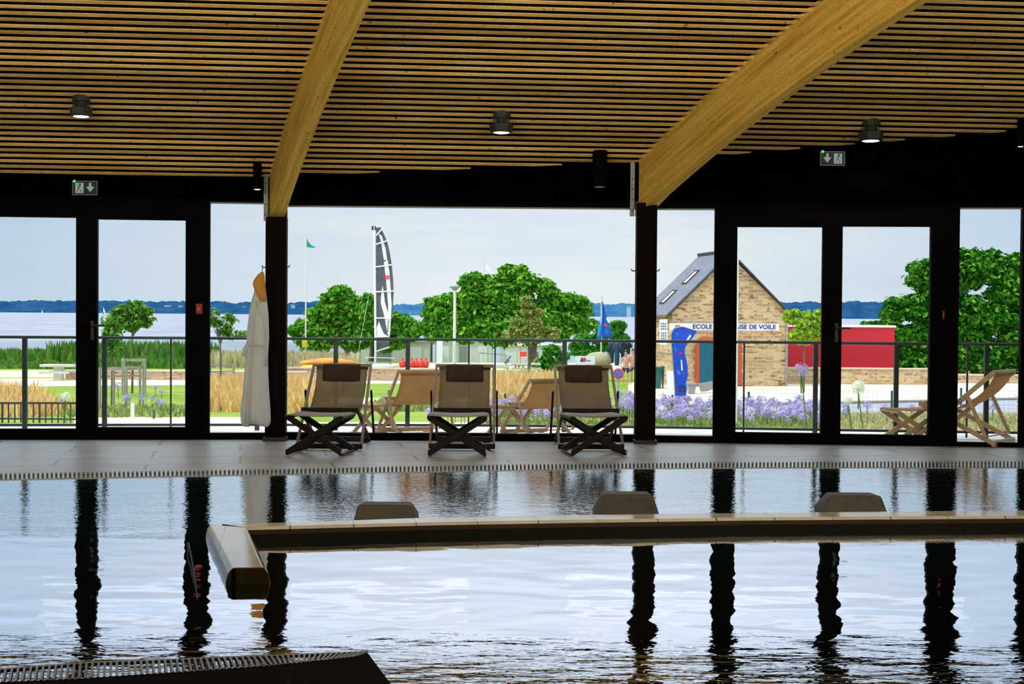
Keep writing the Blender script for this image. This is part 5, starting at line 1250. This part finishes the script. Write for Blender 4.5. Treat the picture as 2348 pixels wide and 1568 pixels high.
hang(1403, 786, 832, 13, 71.9, M['neoprene'], 'black wetsuit, leftmost on the rack'); hang(1415, 786, 838, 15, 71.8, M['dnavy'], 'dark navy wetsuit in the middle of the rack'); hang(1429, 785, 822, 13, 72.1, M['neoprene'], 'black wetsuit nearest the person in pink'); hang(1441, 785, 812, 11, 72.3, M['neoprene'], 'short black wetsuit behind the heads of the people')
def person(x, yfeet, h, Y, top_m, sh_m, label, arm=0):
    p = A(x, yfeet, Y); z0 = gz(Y); s = h / 1.75; bx, by_ = p.x, Y
    V = [(0, 0, .92, .13), (0, 0, 1.10, .12), (0, 0, 1.32, .15), (0, 0, 1.46, .06), (0, -.01, 1.55, .075), (0, -.01, 1.66, .095), (0, -.01, 1.74, .06),
         (-.17, 0, 1.40, .055), (-.24, .02, 1.12, .042), (-.25, -.06 - arm * .2, .88 + arm * .2, .034), (-.25, -.09 - arm * .2, .80 + arm * .2, .03),
         (.17, 0, 1.40, .055), (.25, .0, 1.13, .042), (.26, -.05, .89, .034), (.26, -.07, .81, .03),
         (-.10, 0, .84, .095), (-.11, -.02, .47, .062), (-.12, .02, .09, .04), (-.12, -.10, .03, .035),
         (.10, 0, .84, .095), (.12, .0, .47, .062), (.13, .03, .09, .04), (.14, -.09, .03, .035)]
    E_ = [(0, 1), (1, 2), (2, 3), (3, 4), (4, 5), (5, 6), (2, 7), (7, 8), (8, 9), (9, 10), (2, 11), (11, 12), (12, 13), (13, 14), (0, 15), (15, 16), (16, 17), (17, 18), (0, 19), (19, 20), (20, 21), (21, 22)]
    def skin(name, V, E_, m_, parent=None, loc=(0, 0, 0), root=0):
        me = bpy.data.meshes.new(name); me.from_pydata([(a * s, b * s, c * s) for a, b, c, _ in V], E_, []); o = bpy.data.objects.new(name, me); COL.objects.link(o); o.location = loc
        md = o.modifiers.new('skin', 'SKIN'); sv = me.skin_vertices[0].data if me.skin_vertices else None
        if sv is None:
            bpy.context.view_layer.update(); sv = me.skin_vertices[0].data
        for i, v in enumerate(V): sv[i].radius = (v[3] * s, v[3] * s * .85); sv[i].use_root = (i == root)
        o.modifiers.new('sub', 'SUBSURF').levels = 1; o.modifiers['sub'].render_levels = 2; me.materials.append(m_)
        if parent: o.parent = parent
        return o
    body = skin('person', V, E_, M['skin'], None, (bx, by_, z0)); tag(body, label, 'person')
    if top_m: skin('vest', [(0, 0, 1.0, .15), (0, 0, 1.15, .14), (0, 0, 1.34, .17), (0, 0, 1.42, .10)], [(0, 1), (1, 2), (2, 3)], top_m, body)
    skin('shorts', [(0, 0, .95, .15), (-.10, 0, .84, .115), (-.12, -.01, .62, .10), (.10, 0, .84, .115), (.12, 0, .62, .10)], [(0, 1), (1, 2), (0, 3), (3, 4)], sh_m, body)
    hr = MB(); hr.ball((bx, by_ + .03 * s, z0 + 1.68 * s), .105 * s, 10, 8, sc=(1, 1, .95)); hr.build('hair', M['hair'], body, smooth=True)
    fc = MB()
    for q in (-.035, .035): fc.ball((bx + q * s, by_ - .095 * s, z0 + 1.66 * s), .012 * s, 6, 4)
    fc.bar((bx - .03 * s, by_ - .095 * s, z0 + 1.60 * s), (bx + .03 * s, by_ - .095 * s, z0 + 1.60 * s), .008, .008); fc.build('eyes_and_mouth', M['hair'], body)
    return body
person(1434.5, 876, 1.66, 68, M['pinktop'], M['shorts'], 'person in a pink vest and dark shorts standing by the wetsuits')
person(1452, 880, 1.72, 68.6, None, M['dnavy'], 'bare chested person in dark shorts partly behind the right column', .3)

# ------------------------------------------------------------------ light
W = bpy.data.worlds.new('sky'); S.world = W; W.use_nodes = True; nt = W.node_tree; nt.nodes.clear()
out = nt.nodes.new('ShaderNodeOutputWorld'); bg = nt.nodes.new('ShaderNodeBackground'); nt.links.new(bg.outputs[0], out.inputs[0])
tc = nt.nodes.new('ShaderNodeTexCoord'); sep = nt.nodes.new('ShaderNodeSeparateXYZ'); nt.links.new(tc.outputs['Generated'], sep.inputs[0])
base = ramp(nt, sep.outputs['Z'], [(0, (.82, .91, .95)), (.03, (.76, .86, .93)), (.10, (.74, .82, .94)), (.3, (1.0, 1.12, 1.3)), (1, (1.2, 1.35, 1.6))])
mp = nt.nodes.new('ShaderNodeMapping'); mp.inputs['Scale'].default_value = (3.2, 1, 24); nt.links.new(tc.outputs['Generated'], mp.inputs[0])
f = noise(nt, mp.outputs[0], 1.3, 6, .6); cl = ramp(nt, f, [(.42, (0, 0, 0)), (.62, (1, 1, 1))])
colr = mix_rgb(nt, cl, base, (.86, .91, .94)); 
mp2 = nt.nodes.new('ShaderNodeMapping'); mp2.inputs['Scale'].default_value = (2.2, 1, 12); mp2.inputs['Location'].default_value = (3, 0, 1); nt.links.new(tc.outputs['Generated'], mp2.inputs[0])
f2 = noise(nt, mp2.outputs[0], 1.6, 4, .5); c2_ = ramp(nt, f2, [(.48, (0, 0, 0)), (.70, (.5, .5, .5))]); colr = mix_rgb(nt, c2_, colr, (.46, .64, .82))
ab = nt.nodes.new('ShaderNodeMath'); ab.operation = 'ABSOLUTE'; sh = nt.nodes.new('ShaderNodeMath'); sh.operation = 'ADD'; sh.inputs[1].default_value = -.03; nt.links.new(sep.outputs['X'], sh.inputs[0]); nt.links.new(sh.outputs[0], ab.inputs[0])
colr = mix_rgb(nt, ramp(nt, ab.outputs[0], [(.06, (0, 0, 0)), (.36, (.5, .5, .5))]), colr, (.34, .50, .72))
# overcast dome gets brighter towards the zenith
gain = nt.nodes.new('ShaderNodeMapRange'); nt.links.new(sep.outputs['Z'], gain.inputs[0]); gain.inputs[1].default_value = .10; gain.inputs[2].default_value = .5; gain.inputs[3].default_value = 1.0; gain.inputs[4].default_value = 2.1
nt.links.new(colr, bg.inputs[0]); nt.links.new(gain.outputs[0], bg.inputs[1])
sun = bpy.data.lights.new('sun', 'SUN'); sun.energy = 3.0; sun.angle = R(6); sun.color = (1, .95, .86); so_ = bpy.data.objects.new('sun', sun); COL.objects.link(so_)
so_.rotation_euler = Vector((.70, .24, -.90)).to_track_quat('-Z', 'Y').to_euler()
# warm fill lights added out of view to brighten slats and beams
def area(loc, tgt, size, e, c):
    L = bpy.data.lights.new('ceiling_fill', 'AREA'); L.shape = 'RECTANGLE'; L.size, L.size_y = size; L.energy = e; L.color = c; o = bpy.data.objects.new('ceiling_fill', L); COL.objects.link(o)
    o.location = loc; o.rotation_euler = (Vector(tgt) - Vector(loc)).to_track_quat('-Z', 'Y').to_euler()
area((-3.4, 5.6, 3.5), (-3.2, 9.6, 5.4), (5.5, .4), 250, (1, .89, .63))
area((3.6, 5.6, 3.5), (3.4, 9.6, 5.4), (5.0, .4), 225, (1, .89, .63))
S.cycles.max_bounces = 8; S.cycles.transparent_max_bounces = 16; S.cycles.caustics_reflective = True; S.cycles.sample_clamp_indirect = 6; S.cycles.caustics_refractive = False
